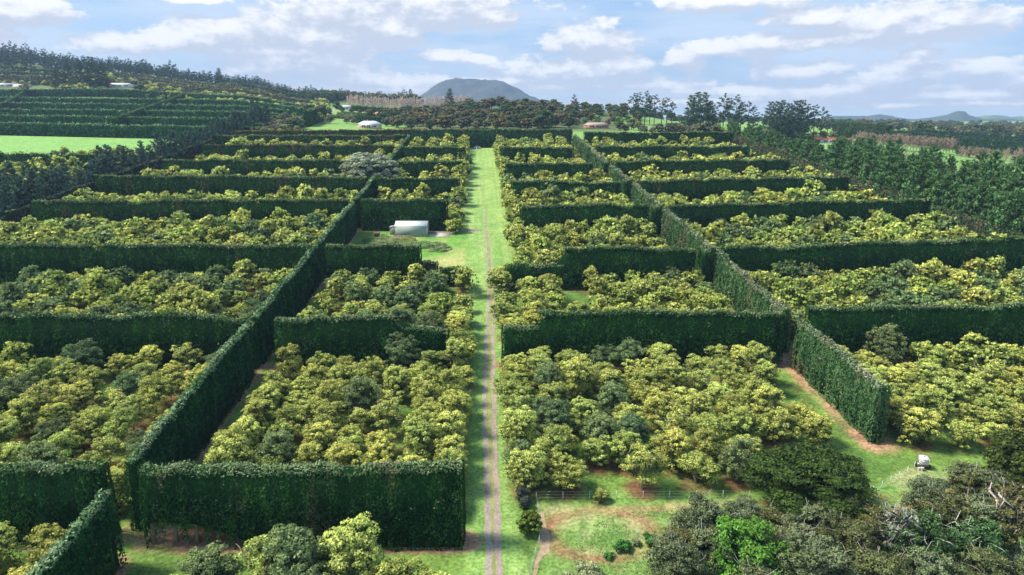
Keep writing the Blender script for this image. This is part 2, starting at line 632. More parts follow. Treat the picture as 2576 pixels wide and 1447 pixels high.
def make_pine(seed, h=17.0, w=7.0, base=0.3, n=26, lv=26, leaf=0.55, col_a=(0.030, 0.085, 0.050), col_b=(0.055, 0.12, 0.06), top=0.35,
              up=0.55, bark=(0.12, 0.10, 0.09), gaps=0.0, umbrella=0.0):
    r = np.random.default_rng(seed)
    cr, tr = MB(), MB()
    a_, b_ = np.array(col_a), np.array(col_b)
    lean = r.normal(size=2) * 0.02 * h
    tr.tube([[0, 0, -.4], [lean[0] * .5, lean[1] * .5, h * .5], [lean[0], lean[1], h * .97]], [h * .016, h * .011, h * .003], bark, 6)
    for i in range(n):
        f = (i + r.uniform(0, .8)) / n
        if r.uniform() < gaps:
            continue
        z = h * (base + (1 - base) * f)
        if umbrella:
            ln = w / 2 * (0.25 + 0.85 * math.sin(PI * min(1, f ** umbrella))) * r.uniform(.5, 1.1)
        else:
            ln = w / 2 * ((1 - f) ** (1 - top) * 1.05 + 0.07) * r.uniform(.65, 1.15)
        a = i * 2.4 + r.uniform(-.5, .5)
        dv = np.array([math.cos(a), math.sin(a), up * r.uniform(.5, 1.2)])
        p0 = np.array([lean[0] * z / h, lean[1] * z / h, z - ln * .3])
        p1 = p0 + dv * ln
        tr.tube([p0, (p0 + p1) / 2, p1], [h * .004, h * .003, h * .001], bark, 3, False)
        bv = r.uniform(.6, 1.35)
        m_ = int(lv * (0.5 + ln / (w / 2)))
        s = r.uniform(0.25, 1.08, m_) ** 0.7
        P = p0 + dv * ln * s[:, None] + r.normal(size=(m_, 3)) * (0.10 * w * (0.5 + 0.5 * (1 - f))) * np.array([1, 1, .7]) * .6
        dd = dv + r.normal(size=(m_, 3)) * .35 + np.array([0, 0, .35])
        c = mixc(a_, b_, np.clip((s - .45) * 1.9 + r.normal(size=m_) * .25, 0, 1)) * r.uniform(.75, 1.2, (m_, 1)) * bv  # darker near the trunk, brighter outwards: inner shade painted into the needles
        leaves(cr, P, rand_dirs(m_, r), leaf * (0.6 + .4 * (1 - f)), c, 0.38, 0.2, r, dd)
    return cr, tr


def make_bare(seed, h=14.0, w=3.5, n=26, c=(0.42, 0.36, 0.30), c2=(0.36, 0.27, 0.22), up=1.5, haze_n=260, bw=.7):
    r = np.random.default_rng(seed)
    cr, tr = MB(), MB()
    tr.tube([[0, 0, -.3], [r.normal() * .1, r.normal() * .1, h * .5], [r.normal() * .2, 0, h]], [h * .012, h * .008, h * .001], c, 5)
    for i in range(n):
        z = h * (.15 + .75 * (i + r.uniform()) / n)
        a = r.uniform(0, 2 * PI)
        ln = w / 2 * (1.1 - 0.7 * z / h) * r.uniform(.6, 1.2)
        dv = np.array([math.cos(a), math.sin(a), up])
        p0 = np.array([0, 0, z - .5])
        p1 = p0 + dv * ln + r.normal(size=3) * .15
        cr.tube([p0, (p0 + p1) / 2 + r.normal(size=3) * .1, p1], [h * .0042, h * .003, h * .0012], c, 3, False)
        m_ = haze_n // n
        s = r.uniform(.2, 1.1, m_)
        P = p0 + dv * ln * s[:, None] + r.normal(size=(m_, 3)) * .28
        dd = dv + r.normal(size=(m_, 3)) * .5
        leaves(cr, P, rand_dirs(m_, r), bw, np.array(c2) * r.uniform(.7, 1.3, (m_, 1)), 0.16, .2, r, dd)
    return cr, tr


class Kind:
    """one kind of tree: crown and trunk meshes kept as arrays so that they can be copied or merged"""

    def __init__(s, name, gen, mat, **kw):
        s.cr, s.tr = gen(**kw)
        s.name, s.mat = name, mat
        s.h = kw.get('h', 6.0)
        s._c = s._t = s._m = None

    def crown(s):
        if s._c is None:
            s._c = s.cr.mesh(s.name + '_crown', s.mat)
        return s._c

    def trunk(s):
        if s._t is None:
            s._t = s.tr.mesh(s.name + '_trunk', M_BARK)
        return s._t

    def merged(s):
        if s._m is None:
            m_ = MB()
            m_.add(*s.cr.arrays())
            m_.add(*s.tr.arrays())
            s._m = m_.mesh(s.name, s.mat)
        return s._m


def plant(kind, name, x, y, label, cat='tree', group=None, s=1.0, rz=None, parts=True, sz=None, dz=0.0, loc=None):
    rz = random.uniform(0, 2 * PI) if rz is None else rz
    loc = gp(x, y, dz) if loc is None else loc
    sc3 = (s, s, sz if sz else s)
    if parts:
        root = empty(name, loc, rz)
        root.scale = sc3
        link('trunk', kind.trunk(), root)
        link('crown', kind.crown(), root)
    else:
        root = link(name, kind.merged(), None, loc)
        root.rotation_euler = (0, 0, rz)
        root.scale = sc3
    return tag(root, label, cat, group)


def merge_into(mb, kind, x, y, z, s, rz, keep=1.0, sz=None, tint=1.0, r=rng):
    V, F, C = kind.cr.arrays()
    n = len(F)
    if keep < 1:
        sel = r.random(n) < keep
        idx = F[sel]
        Vq = V[idx]                                   # m,4,3
        cen = Vq.mean(1, keepdims=True)
        Vq = cen + (Vq - cen) * (1 / keep) ** 0.5
        C = C[sel]
        V = Vq.reshape(-1, 3)
        F = np.arange(len(V)).reshape(-1, 4)
    ca, sa = math.cos(rz), math.sin(rz)
    W = np.empty_like(V)
    W[:, 0] = (V[:, 0] * ca - V[:, 1] * sa) * s + x
    W[:, 1] = (V[:, 0] * sa + V[:, 1] * ca) * s + y
    W[:, 2] = V[:, 2] * (sz or s) + z
    mb.add(W, F, C * tint)


# ------------------------------------------------------------------ hedges
HEDGES = []        # (x0, y0, x1, y1, width) for the soil along their feet


HEDGE_OBJ = []


def hedge(name, label, p0, p1, h=10.5, wd=2.6, hf=None, colr=(0.009, 0.052, 0.012), colr2=(0.042, 0.125, 0.024), top=(0.26, 0.33, 0.16),
          brown=0.25, seed=0, group='clipped shelter hedges around the orchard blocks', cat='hedge', rag=0.12, skirt=None, tops=0.9, dens=1.0,
          sides_brown=None, parts=None, smin=0.24, litter=True, curve=None):
    r = np.random.default_rng(1000 + seed)
    p0, p1 = np.array(p0, float), np.array(p1, float)
    L = float(np.linalg.norm(p1 - p0))
    T = (p1 - p0) / L
    Nn = np.array([-T[1], T[0]])
    if litter:
        HEDGES.append((p0[0], p0[1], p1[0], p1[1], wd))
    hf0 = hf or (lambda s: 1.0)
    sa = r.uniform(0, 100)

    def height(s):
        s = np.asarray(s, float)
        base = np.array([hf0(q / L) for q in np.ravel(s)]).reshape(s.shape)
        return h * base * (1 + 0.035 * (fbm(s * .12 + sa, 0 * s, seed) - .5) * 2) + 0.60 * (vnoise(s * .40 + sa, 0 * s, seed + 3) - .5) - .5 * sstep(.80, .95, vnoise(s * .11 + sa, 0 * s, seed + 4))

    def bulge(s, z):
        zr = np.clip(z / h, 0, 1)
        return (-wd / 2 * .42 * sstep(.5, 1.0, zr) + 0.75 * (fbm(s * .55 + sa, z * .30, seed + 5) - .5) + 0.30 * np.abs(np.sin(s * 1.25 + 1.2 * vnoise(s * .3, z * .1, seed + 8)))
                - 0.15 - 0.10 * sstep(0.75, 1.0, z / h))

    dist = max(55.0, float(np.hypot(*((p0 + p1) / 2))))
    dists = [np.hypot(*p0), np.hypot(*p1)]
    mb = MB()
    # core
    ns = max(2, int(L / 3))
    S = np.linspace(0, L, ns + 1)
    hh = height(S) - 0.35
    q = wd / 2 - 0.42
    ring = []
    for s_, z_ in zip(S, hh):
        if s_ == 0:
            s_ = .3
        if s_ == L:
            s_ = L - .3
        c = p0 + T * s_
        gz = float(H(c[0], c[1]))
        lo = 0.0
        if skirt is not None:
            lo = skirt(s_ / L)
        ring.append([(*(c + Nn * q), gz + lo - (.3 if lo < .1 else 0)), (*(c - Nn * q), gz + lo - (.3 if lo < .1 else 0)), (*(c - Nn * (q * .5)), gz + z_), (*(c + Nn * (q * .5)), gz + z_)])
    ring = np.array(ring).reshape(-1, 3)
    F = []
    for i in range(ns):
        for k in range(4):
            F.append((i * 4 + k, i * 4 + (k + 1) % 4, i * 4 + 4 + (k + 1) % 4, i * 4 + 4 + k))
    F += [(0, 3, 2, 1), (ns * 4, ns * 4 + 1, ns * 4 + 2, ns * 4 + 3)]
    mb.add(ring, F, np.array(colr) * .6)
    a_, b_, t_ = np.array(colr), np.array(colr2), np.array(top)
    br, gr_ = np.array((0.17, 0.115, 0.07)), np.array((0.30, 0.26, 0.21))

    def chunk(s0, s1):
        c = p0 + T * (s0 + s1) / 2
        dd = max(50.0, float(np.hypot(*c)))
        sz = smin * 0.45 + dd * 0.0011
        rho = dens * 1.0 / (sz * sz)
        ln = s1 - s0
        gz = lambda X, Y: H(X, Y)
        for side in (1, -1):
            if side == SIDE_AWAY(c, Nn):
                k_ = 0.35
            else:
                k_ = 1.0
            n = int(ln * h * rho * k_ * float(np.mean([hf0((s0 + s1) / 2 / L)])))
            s = r.uniform(s0, s1, n)
            hs = height(s)
            z = r.uniform(0.0, 1.0, n) * hs
            off = wd / 2 + bulge(s, z) * (1 + 0 * z)
            if skirt is not None:
                lo = np.array([skirt(q_ / L) for q_ in s])
                keep = (z > lo + r.normal(size=n) * .5) | (lo < .05)
            else:
                keep = np.ones(n, bool)
            P2 = p0 + T * s[:, None] + Nn * (side * off)[:, None]
            P = np.column_stack([P2, gz(P2[:, 0], P2[:, 1]) + z])
            nn = np.array([Nn[0] * side, Nn[1] * side, 0.15])
            f = fbm(s * .35 + sa, z * .35, seed + 11 + side)
            cl = mixc(a_, b_, np.clip((f - .5) * 2.6 + .32 + r.normal(size=n) * .38, 0, 1.5))
            bw = brown if sides_brown is None else sides_brown
            bf = fbm(s * .22 + sa * 2, z * .09, seed + 21 + side)
            bm = np.clip((bf - (0.80 - .35 * bw)) * 6, 0, 1) * np.clip(.3 + r.random(n), 0, 1)
            cl = cl * (1 - bm[:, None] * .8) + br * bm[:, None] * .8
            sp = r.random(n) < 0.006 * (1 + 3 * bw)
            cl[sp] = gr_ * .7
            tz = sstep(hs - .7, hs, z) * .55 * tops
            cl = cl * (1 - tz[:, None]) + t_ * tz[:, None]
            droop = np.tile(np.array([0, 0, 1.0]), (n, 1)) + nn * .5 + r.normal(size=(n, 3)) * .45
            leaves(mb, P[keep], np.tile(nn, (n, 1))[keep], sz, cl[keep] * r.uniform(.7, 1.3, (int(keep.sum()), 1)), .42, .5, r, droop[keep])
        n = int(ln * wd * .7 * rho * 1.7)
        s = r.uniform(s0, s1, n)
        o = r.uniform(-wd / 2, wd / 2, n) * .66
        hs = height(s) - .5 * (np.abs(o) / (wd * .33)) ** 2 * (wd / 2.6)
        P2 = p0 + T * s[:, None] + Nn * o[:, None]
        P = np.column_stack([P2, gz(P2[:, 0], P2[:, 1]) + hs + r.normal(size=n) * rag - .1])
        f = fbm(s * .25 + sa, o * .5, seed + 31)
        cl = mixc(b_ * .9, t_, np.clip(.55 * tops + (f - .5) * 1.6 + r.normal(size=n) * .3, 0, 1))
        gm = np.clip((fbm(s * .16 + sa, o * .3, seed + 41) - (.66 - .14 * brown)) * 7, 0, 1) * r.random(n)
        cl = cl * (1 - gm[:, None]) + np.array((.30, .23, .17)) * gm[:, None]
        droop = np.tile(np.array([0, 0, 1.0]), (n, 1)) + r.normal(size=(n, 3)) * .8
        leaves(mb, P, np.tile(np.array([0, 0, 1.0]), (n, 1)), sz, cl * r.uniform(.7, 1.25, (n, 1)), .45, .6, r, droop)

    st = 12.0
    s0 = 0.0
    while s0 < L - .01:
        s1 = min(L, s0 + st)
        chunk(s0, s1)
        s0 = s1
    for e, sg in ((0.0, -1), (L, 1)):
        c = p0 + T * e
        dd = max(50.0, float(np.hypot(*c)))
        sz = smin * .45 + dd * .0011
        hs = float(height(np.array([e]))[0])
        n = int(wd * hs * .95 * dens / sz / sz * 1.2)
        z = r.uniform(0, hs, n)
        o = r.uniform(-wd / 2, wd / 2, n) * (1 - .42 * sstep(.5, 1, z / h))
        ex = 0.25 * np.sqrt(np.clip(1 - (o / (wd / 2)) ** 2, 0, 1)) * 2 + .3 * (vnoise(o, z * .8, seed) - .5)
        P2 = c + T * sg * (ex[:, None] - .3) + Nn * o[:, None]
        P = np.column_stack([P2, H(P2[:, 0], P2[:, 1]) + z])
        nn = np.array([T[0] * sg, T[1] * sg, .1])
        cl = mixc(a_, b_, np.clip(r.normal(size=n) * .3 + .4, 0, 1))
        leaves(mb, P, np.tile(nn, (n, 1)), sz, cl, .42, .6, r, np.tile(np.array([0, 0, 1.0]), (n, 1)) + r.normal(size=(n, 3)) * .4)
    o = mb.obj(name, M_NEEDLE)
    HEDGE_OBJ.append(o)
    return tag(o, label, cat, group)


def SIDE_AWAY(c, Nn):
    return 1 if (c[0] * Nn[0] + c[1] * Nn[1]) > 0 else -1


LX = -41.2


def rx(y):
    return 61.6 - (y - 95) * 0.021


sect = {'ml': 'just left of the drive', 'mr': 'just right of the drive', 'l': 'beyond the long left hedge',
        'r': 'beyond the long right hedge'}
rows = ['nearest', 'second nearest', 'third nearest', 'fourth nearest', 'fifth nearest', 'sixth nearest', 'seventh nearest', 'farthest']


def cross(i, s, p0, p1, **kw):
    hedge('hedge', f'dark clipped cross hedge, {rows[i]} of the cross hedges {sect[s]}', p0, p1, seed=i * 10 + len(HEDGES), **kw)


sk1 = lambda s: 3.3 * float(sstep(.40, .12, s)) * (0.5 + .5 * (math.sin(s * 85) > -.3))
cross(0, 'ml', (-41.4, 77.5), (-2.4, 75.6), h=10.6, wd=3.2, skirt=sk1, brown=.5)
for k_, xx in enumerate([-41.0, -38.2, -35.6, -32.9, -30.0, -27.2, -24.0]):
    m_ = MB()
    yy = 77.4 - (xx + 43.4) * .046 - .2
    zz = float(H(xx, yy))
    m_.tube([(xx, yy, zz - .3), (xx + .1, yy + .05, zz + 2.2), (xx, yy + .1, zz + 5.5)], [.32, .24, .16], (.26, .21, .17), 8)
    m_.obj('trunk', M_BARK, HEDGE_OBJ[-1])
cross(0, 'l', (-84, 80.6), (-46.2, 78.2), h=10.4, wd=3.0)
step2 = lambda s: 1.0 if s < .69 else (1.0 - .22 * min(1, (s - .69) / .06) if s < .97 else .74)
cross(1, 'ml', (-38.6, 125.6), (-6.2, 124.2), hf=step2, brown=.15)
cross(1, 'mr', (4.3, 125.3), (57.4, 122.6), h=10.9, hf=lambda s: .72 if s < .13 else 1.0, brown=.25)
cross(1, 'l', (-118, 130.5), (-42.8, 126.4), hf=lambda s: 1.0 if s < .9 else 1 - .15 * (s - .9) / .1, brown=.35)
cross(1, 'r', (63.6, 124.6), (139, 124.0), h=10.7, brown=.15)
cross(2, 'ml', (-39, 173.2), (-15, 172.0), brown=.1, h=10.6)
hedge('hedge', 'low brown-flecked hedge stub at the shed yard corner, left one', (-14.9, 171.9), (-10.8, 171.6), h=6.3, wd=2.2, seed=900, brown=1.0, colr=(.05, .07, .03), colr2=(.10, .12, .05))
hedge('hedge', 'lowest short dark hedge at the yard corner nearest the drive', (-10.0, 171.4), (-3.4, 171.0), h=4.8, wd=2.2, seed=901, brown=.4)
cross(2, 'l', (-150, 181), (-42.8, 173.2), hf=lambda s: 1.0 if s < .48 else (.88 if s < .5 else 1.0), brown=.3)
cross(2, 'mr', (6.6, 168.2), (54, 166), hf=lambda s: .58 if s < .31 else 1.0, brown=.15, h=11)
cross(2, 'r', (62, 168), (152, 171.6), brown=.3)
cross(3, 'ml', (-38.8, 228.2), (-10.6, 226.8), brown=.15)
cross(3, 'l', (-146, 230.4), (-43, 228.4), brown=.55, hf=lambda s: 1.0 if s < .3 else (.93 if s < .34 else 1.0))
cross(3, 'mr', (13.4, 217.8), (54.2, 216), brown=.15)
cross(3, 'r', (61, 214.8), (149, 219.2), brown=.3)
cross(4, 'ml', (-38.8, 265.4), (-7.4, 264.2), brown=.2)
cross(4, 'l', (-150, 277), (-43, 268), brown=.7)
cross(4, 'mr', (12.4, 256.8), (53, 254.8), brown=.35)
cross(4, 'r', (60.4, 257), (143, 260.4), brown=.4)
cross(5, 'ml', (-38.6, 304.8), (-7.2, 303.4), brown=.2)
cross(5, 'l', (-140, 315), (-46, 308.6), brown=.5)
cross(5, 'mr', (11.8, 297.4), (49, 295.6), brown=.4)
cross(5, 'r', (60, 300.2), (138, 302), brown=.3)
cross(6, 'ml', (-38.2, 350), (-6.6, 346), brown=.2)
cross(6, 'l', (-140, 362), (-43, 354.6), brown=.8, top=(.20, .15, .10))
cross(6, 'mr', (10.8, 345), (47, 343.4), brown=.4)
cross(6, 'r', (59.4, 347), (136, 343.4), brown=.3)
cross(7, 'l', (-152, 408.4), (-42, 403), brown=.9, h=9.5)
cross(7, 'r', (61.5, 402), (148, 400), brown=.3)
hedge('hedge', 'farthest green cross hedge closing off the end of the grass drive', (-39.5, 420), (56, 415.6), h=10.8, seed=301, brown=.35,
      colr=(.022, .075, .030), colr2=(.05, .12, .045), wd=3)
hedge('hedge', 'long low hedge with orange-brown top in front of the white farmhouse', (-150, 436), (2, 440), h=8.5, seed=302, brown=.3,
      top=(.36, .20, .05), tops=1.3, colr=(.03, .05, .02))
# the long hedges up the slope
lk = dict(wd=2.1, tops=1.0, top=(.30, .42, .22), rag=.2, colr=(.010, .062, .015), colr2=(.034, .125, .030), h=10.0)
hedge('hedge', 'nearest piece of the long left hedge, with pale frayed top', (-44.7, 40), (-43.9, 73.6), seed=310, brown=.2, **lk)
hedge('hedge', 'long left hedge piece between first and second cross hedges', (-43.9, 79.5), (-43.2, 123.2), seed=311, brown=.15, **lk)
hedge('hedge', 'long left hedge piece running uphill beside the green shed', (-43.0, 127.2), (-41.5, 226.3), seed=312, brown=.12, **lk)
hedge('hedge', 'far long left hedge piece, past the big grey tree', (-41.2, 230.2), (-39.2, 400), seed=313, brown=.1, **lk)
rc = dict(wd=2.4, h=9.5, colr=(.042, .105, .036), colr2=(.105, .190, .070), top=(.34, .38, .24), sides_brown=.6, rag=.25, brown=.8)
for i, (a, b) in enumerate([(94.5, 121.6), (127.5, 164.4), (169.8, 213.0), (218.6, 254.8), (260.6, 297.8), (303.8, 344.0), (349.6, 399.0)]):
    hedge('hedge', f'brown-flecked clipped long right hedge running uphill, {ORD[i + 1]} piece from the front', (rx(a), a), (rx(b) , b), seed=330 + i, **rc)
    if i in (0, 1, 2, 3, 4):       # short stubs that close the corners
        hedge('hedge', f'narrow dark corner hedge at the {ORD[i + 1]} gap in the long right hedge', (57.8 - i * .6, b + 1.5), (57.8 - i * .6, b + 6.2), seed=350 + i, wd=2.0, h=10)

# left terraces beyond the paddock
tk = dict(group='hedge terraces on the left slope', colr=(.014, .070, .026), colr2=(.040, .13, .045), top=(.32, .52, .22), rag=.45, h=8.4, wd=4.0)  # bright top colour has light from above painted in
terr = [(339, 349), (318, 330), (299, 311), (281, 295), (265, 281), (251, 269)]
for i, (va, vb) in enumerate(terr):
    x0, y0 = at(-40, va)
    ly = at(300 + i * 42, (va + vb) / 2)
    x1, y1 = at(640 + i * 30, vb - 2)
    if i == 0:
        hedge('hedge', 'tall front hedge along the far edge of the green paddock', (x0, y0), (at(560, 352)), seed=400, **tk)
    else:
        e0, e1 = at(250 + i * 40, va + (vb - va) * .4), at(275 + i * 40, va + (vb - va) * .45)
        hedge('hedge', f'terrace hedge above the paddock, {ORD[i + 1]} up the slope, left half', (x0, y0), e0, seed=400 + i, **tk)
        hedge('hedge', f'terrace hedge above the paddock, {ORD[i + 1]} up the slope, right half', e1, (x1, y1), seed=410 + i, **tk)
hedge('hedge', 'light green hedge climbing diagonally between the terrace halves', at(285, 336), at(465, 262), seed=420, h=10, wd=3, colr=(.03, .09, .03),
      colr2=(.06, .14, .04), top=(.14, .26, .07), rag=.4, group='hedge terraces on the left slope')
hedge('hedge', 'light green hedge climbing beside the pink blossom tree', at(-10, 300), at(72, 250), seed=421, h=10, wd=3, colr=(.03, .09, .03),
      colr2=(.06, .14, .04), top=(.14, .26, .07), group='hedge terraces on the left slope')
hedge('hedge', 'dark hedge along the near edge of the green paddock', at(-60, 424), at(300, 432), seed=422, h=8.0, brown=.1, rag=.5)
hedge('hedge', 'rounded bright green hedge at the top of the farm lane', at(770, 318), at(815, 282), seed=423, h=12, wd=5, colr=(.03, .09, .02), colr2=(.06, .14, .03), group='garden hedges')
hedge('hedge', 'straggly grey-green hedge sloping down beside the farm lane', at(640, 345), at(770, 316), seed=424, h=7, wd=3, brown=.9, rag=.9,
      colr=(.04, .07, .04), colr2=(.12, .14, .08), top=(.25, .25, .16), group='garden hedges')
# ------------------------------------------------------------------ kinds of trees
YT, YM, YD = (0.80, 0.785, 0.23), (0.335, 0.41, 0.095), (0.052, 0.100, 0.030)
AV = []
for i in range(6):
    AV.append(Kind('avocado_tree', make_tree, M_LEAF, seed=100 + i, h=[5.6, 6.4, 5.0, 6.0, 7.0, 4.6][i], w=[6.7, 6.9, 6.0, 7.3, 6.4, 6.0][i],
                   lobes=[11, 12, 10, 12, 12, 10][i], clumps=15, lv=42, leaf=.135, tip=YT, mid=YM, dark=YD, tipness=[.75, .95, .6, .5, .8, .95][i], base=.02,
                   clump_r=.55, bark=(.26, .21, .15), limb_r=.13))
for i in range(3):
    AV.append(Kind('avocado_tree', make_tree, M_LEAF, seed=120 + i, h=[6.4, 5.6, 7.0][i], w=[6.8, 6.2, 7.0][i], lobes=12, clumps=15, lv=42, leaf=.135,
                   tip=(.38, .46, .19), mid=(.18, .26, .11), dark=(.03, .065, .03), tipness=.6, base=.06, bark=(.26, .21, .15)))
for i in range(2):
    AV.append(Kind('avocado_tree', make_tree, M_LEAF, seed=130 + i, h=6.2, w=6.4, lobes=9, clumps=12, lv=38, leaf=.135, tip=YT, mid=YM, dark=YD, tipness=.8,
                   base=.2, sparse=.35, bark=(.42, .33, .22), twig=2, twig_c=(.42, .33, .22), limb_r=.14))
for i in range(6):
    AV.append(Kind('avocado_tree', make_tree, M_LEAF, seed=140 + i, h=[5.2, 6.8, 5.8, 4.8, 6.2, 5.5][i], w=[7.2, 5.6, 6.6, 6.4, 7.0, 6.2][i], lobes=[14, 9, 6, 12, 8, 15][i],
                   clumps=[12, 16, 20, 13, 18, 11][i], lv=40, leaf=.135, tip=YT, mid=YM, dark=YD, tipness=[.7, .85, .55, 1.0, .65, .8][i], base=.03, clump_r=[.45, .55, .7, .5, .6, .42][i],
                   sparse=[0, .1, .15, 0, .1, .05][i], bark=(.36, .29, .19), limb_r=.13, limb_out=[0, 1, 0, 0, 2, 1][i], twig_c=(.46, .38, .28)))
LOOK = ['leafy yellow-green', 'tall bright yellow-green', 'small mid-green', 'broad yellow-green', 'tall lumpy yellow-green', 'small bright yellow',
        'dark green', 'dark blue-green', 'tall dark green', 'thin open-branched', 'thin pale-limbed', 'low wide yellow-green', 'tall narrow yellow-green', 'round-lobed green', 'low golden-topped', 'wide pale-limbed green', 'fine-tufted yellow-green']
WTS = np.array([.10, .11, .07, .08, .09, .09, .03, .03, .025, .03, .035, .055, .055, .05, .055, .055, .045])
WTS /= WTS.sum()
TREES = []     # (x, y, radius) for leaf litter on the ground

# orchard blocks: name, x-left(y), x-right(y), y0, y1, spacing, wanted looks
def pitchgrid(x0, x1, y0, y1, sp, drop=.03, jit=.9, r=rng, skip=None):
    out = []
    ny = max(1, int((y1 - y0) / (sp * .93)) + 1)
    for j in range(ny):
        y = y0 + (y1 - y0) * (j / max(1, ny - 1)) if ny > 1 else (y0 + y1) / 2
        a, b = x0(y), x1(y)
        nx = max(1, int((b - a) / sp) + 1)
        for i in range(nx):
            x = a + (b - a) * i / max(1, nx - 1)
            if r.random() < drop:
                continue
            px, py = x + r.normal() * jit * .6, y + r.normal() * jit * .6
            if skip and skip(px, py):
                continue
            out.append((j, i, px, py))
    return out


BLOCKS = [
    ('right', 'behind the wire fence', lambda y: 6.0, lambda y: min(36.5 + (y - 86) * 1.6, 52 - (y - 96) * .1), 85.8, 120, 5.1, .07, 'the drive', 1),
    ('left', 'behind the nearest cross hedge', lambda y: -35.2, lambda y: -4.2, 80.8, 121, 4.9, .04, 'the drive', -1),
    ('farleft', 'left of the long left hedge', lambda y: -84, lambda y: -49, 84, 123, 5.2, .05, 'the long left hedge', -1),
    ('farright', 'beyond the long right hedge', lambda y: 68.0, lambda y: 112, 93.5, 120.5, 5.2, .04, 'the long right hedge', 1),
    ('right2', 'behind the second cross hedge', lambda y: 6.4, lambda y: 53.6, 130, 164, 5.2, .05, 'the drive', 1),
    ('left2', 'in the second block', lambda y: -34.6, lambda y: -4.2, 129.5, 167.5, 5.1, .02, 'the drive', -1),
    ('farleft2', 'in the second block left of the long hedge', lambda y: -112, lambda y: -47.5, 133, 170, 5.5, .03, 'the long left hedge', -1),
    ('farright2', 'in the second block', lambda y: 66, lambda y: 138, 129, 164.5, 5.5, .03, 'the long right hedge', 1),
    ('right3', 'third', lambda y: 11.5, lambda y: 51, 176, 213, 5.6, .14, '', 1),
    ('farleft3', '', lambda y: -140, lambda y: -46, 183, 225, 6.1, .02, '', -1),
    ('farright3', '', lambda y: 64, lambda y: 146, 175, 211, 6.0, .02, '', 1),
    ('left4', '', lambda y: -36, lambda y: -8.2, 232, 262, 5.8, .02, '', -1),
    ('farleft4', '', lambda y: -143, lambda y: -46, 234, 262, 6.2, .03, '', -1),
    ('right4', '', lambda y: 12.8, lambda y: 51, 222, 253, 6.0, .02, '', 1),
    ('farright4', '', lambda y: 62, lambda y: 145, 222, 254, 6.1, .02, '', 1),
    ('left5', '', lambda y: -36, lambda y: -8.8, 269, 300, 6.0, .02, '', -1),
    ('farleft5', '', lambda y: -138, lambda y: -45, 280, 304, 6.3, .04, '', -1),
    ('right5', '', lambda y: 13, lambda y: 50, 261, 293, 6.2, .02, '', 1),
    ('farright5', '', lambda y: 61, lambda y: 145, 263, 297, 6.2, .02, '', 1),
    ('left6', '', lambda y: -35, lambda y: -8, 309, 343, 6.4, .02, '', -1),
    ('farleft6', '', lambda y: -136, lambda y: -43, 318, 350, 6.5, .03, '', -1),
    ('right6', '', lambda y: 12.6, lambda y: 48, 301, 341, 6.4, .02, '', 1),
    ('farright6', '', lambda y: 60, lambda y: 142, 305, 340, 6.5, .02, '', 1),
    ('left7', '', lambda y: -35, lambda y: -9, 354, 414, 6.8, .02, '', -1),
    ('farleft7', '', lambda y: -134, lambda y: -43, 364, 402, 6.8, .03, '', -1),
    ('right7', '', lambda y: 13, lambda y: 48, 349, 408, 6.8, .02, '', 1),
    ('farright7', '', lambda y: 60, lambda y: 140, 350, 398, 6.8, .02, '', 1),
    ('farfarleft', '', lambda y: -215, lambda y: -165, 262, 372, 7.5, .05, '', -1),
]
GAPLINE = [(-3.2, 71, 72), (-7.2, 263.5, 266), (6.0, 121, 130), (-6.9, 305, 306), (9.6, 219, 219.5), (10, 257, 258)]
allt = []
for bi, (nm, where, xa, xb, y0, y1, sp, dr, ref, sg) in enumerate(BLOCKS):
    skip = None
    if nm == 'left4':
        skip = lambda x, y: (x + 36) ** 2 / 90 + (y - 235) ** 2 / 90 < 1
    if nm == 'right2':
        skip = lambda x, y: 20 < x < 27 and 135 < y < 163 and rng.random() < .45
    for (j, i, x, y) in pitchgrid(xa, xb, y0, y1, sp, dr, skip=skip):
        nx_i = i
        k = int(rng.choice(17, p=WTS))
        if nm in ('left2', 'farleft2') and rng.random() < .3:
            k = int(rng.choice([6, 7, 8]))
        if nm in ('farright3', 'farright2') and rng.random() < .22:
            k = int(rng.choice([6, 7, 8]))
        if nm == 'farleft' and rng.random() < .3:
            k = int(rng.choice([9, 10, 6]))
        s = rng.uniform(.76, 1.03) * (1.0 if sp < 5.4 else (1.08 if sp < 5.9 else 1.2))
        if nm == 'farleft' and y < 95:
            s *= .92
        allt.append([bi, j, i, x, y, k, s])
# single trees on the ends of the rows and in the cleared corner near the drive
for (x, y) in [(-4.0, 125.5), (-8.4, 228), (-8.2, 223.5), (-8, 304), (-7, 349), (12.4, 217.6), (10.6, 211), (11.6, 205),
               (12.2, 256.5), (12.4, 262), (11.8, 297.5), (11.4, 345), (5.2, 169.4), (4.6, 164.9), (9.5, 175.5), (13.4, 171.2)]:
    allt.append([99, 0, 0, x, y, int(rng.choice([0, 1, 3, 4])), rng.uniform(.85, 1.0) if y > 172 or x < 9 else .7])
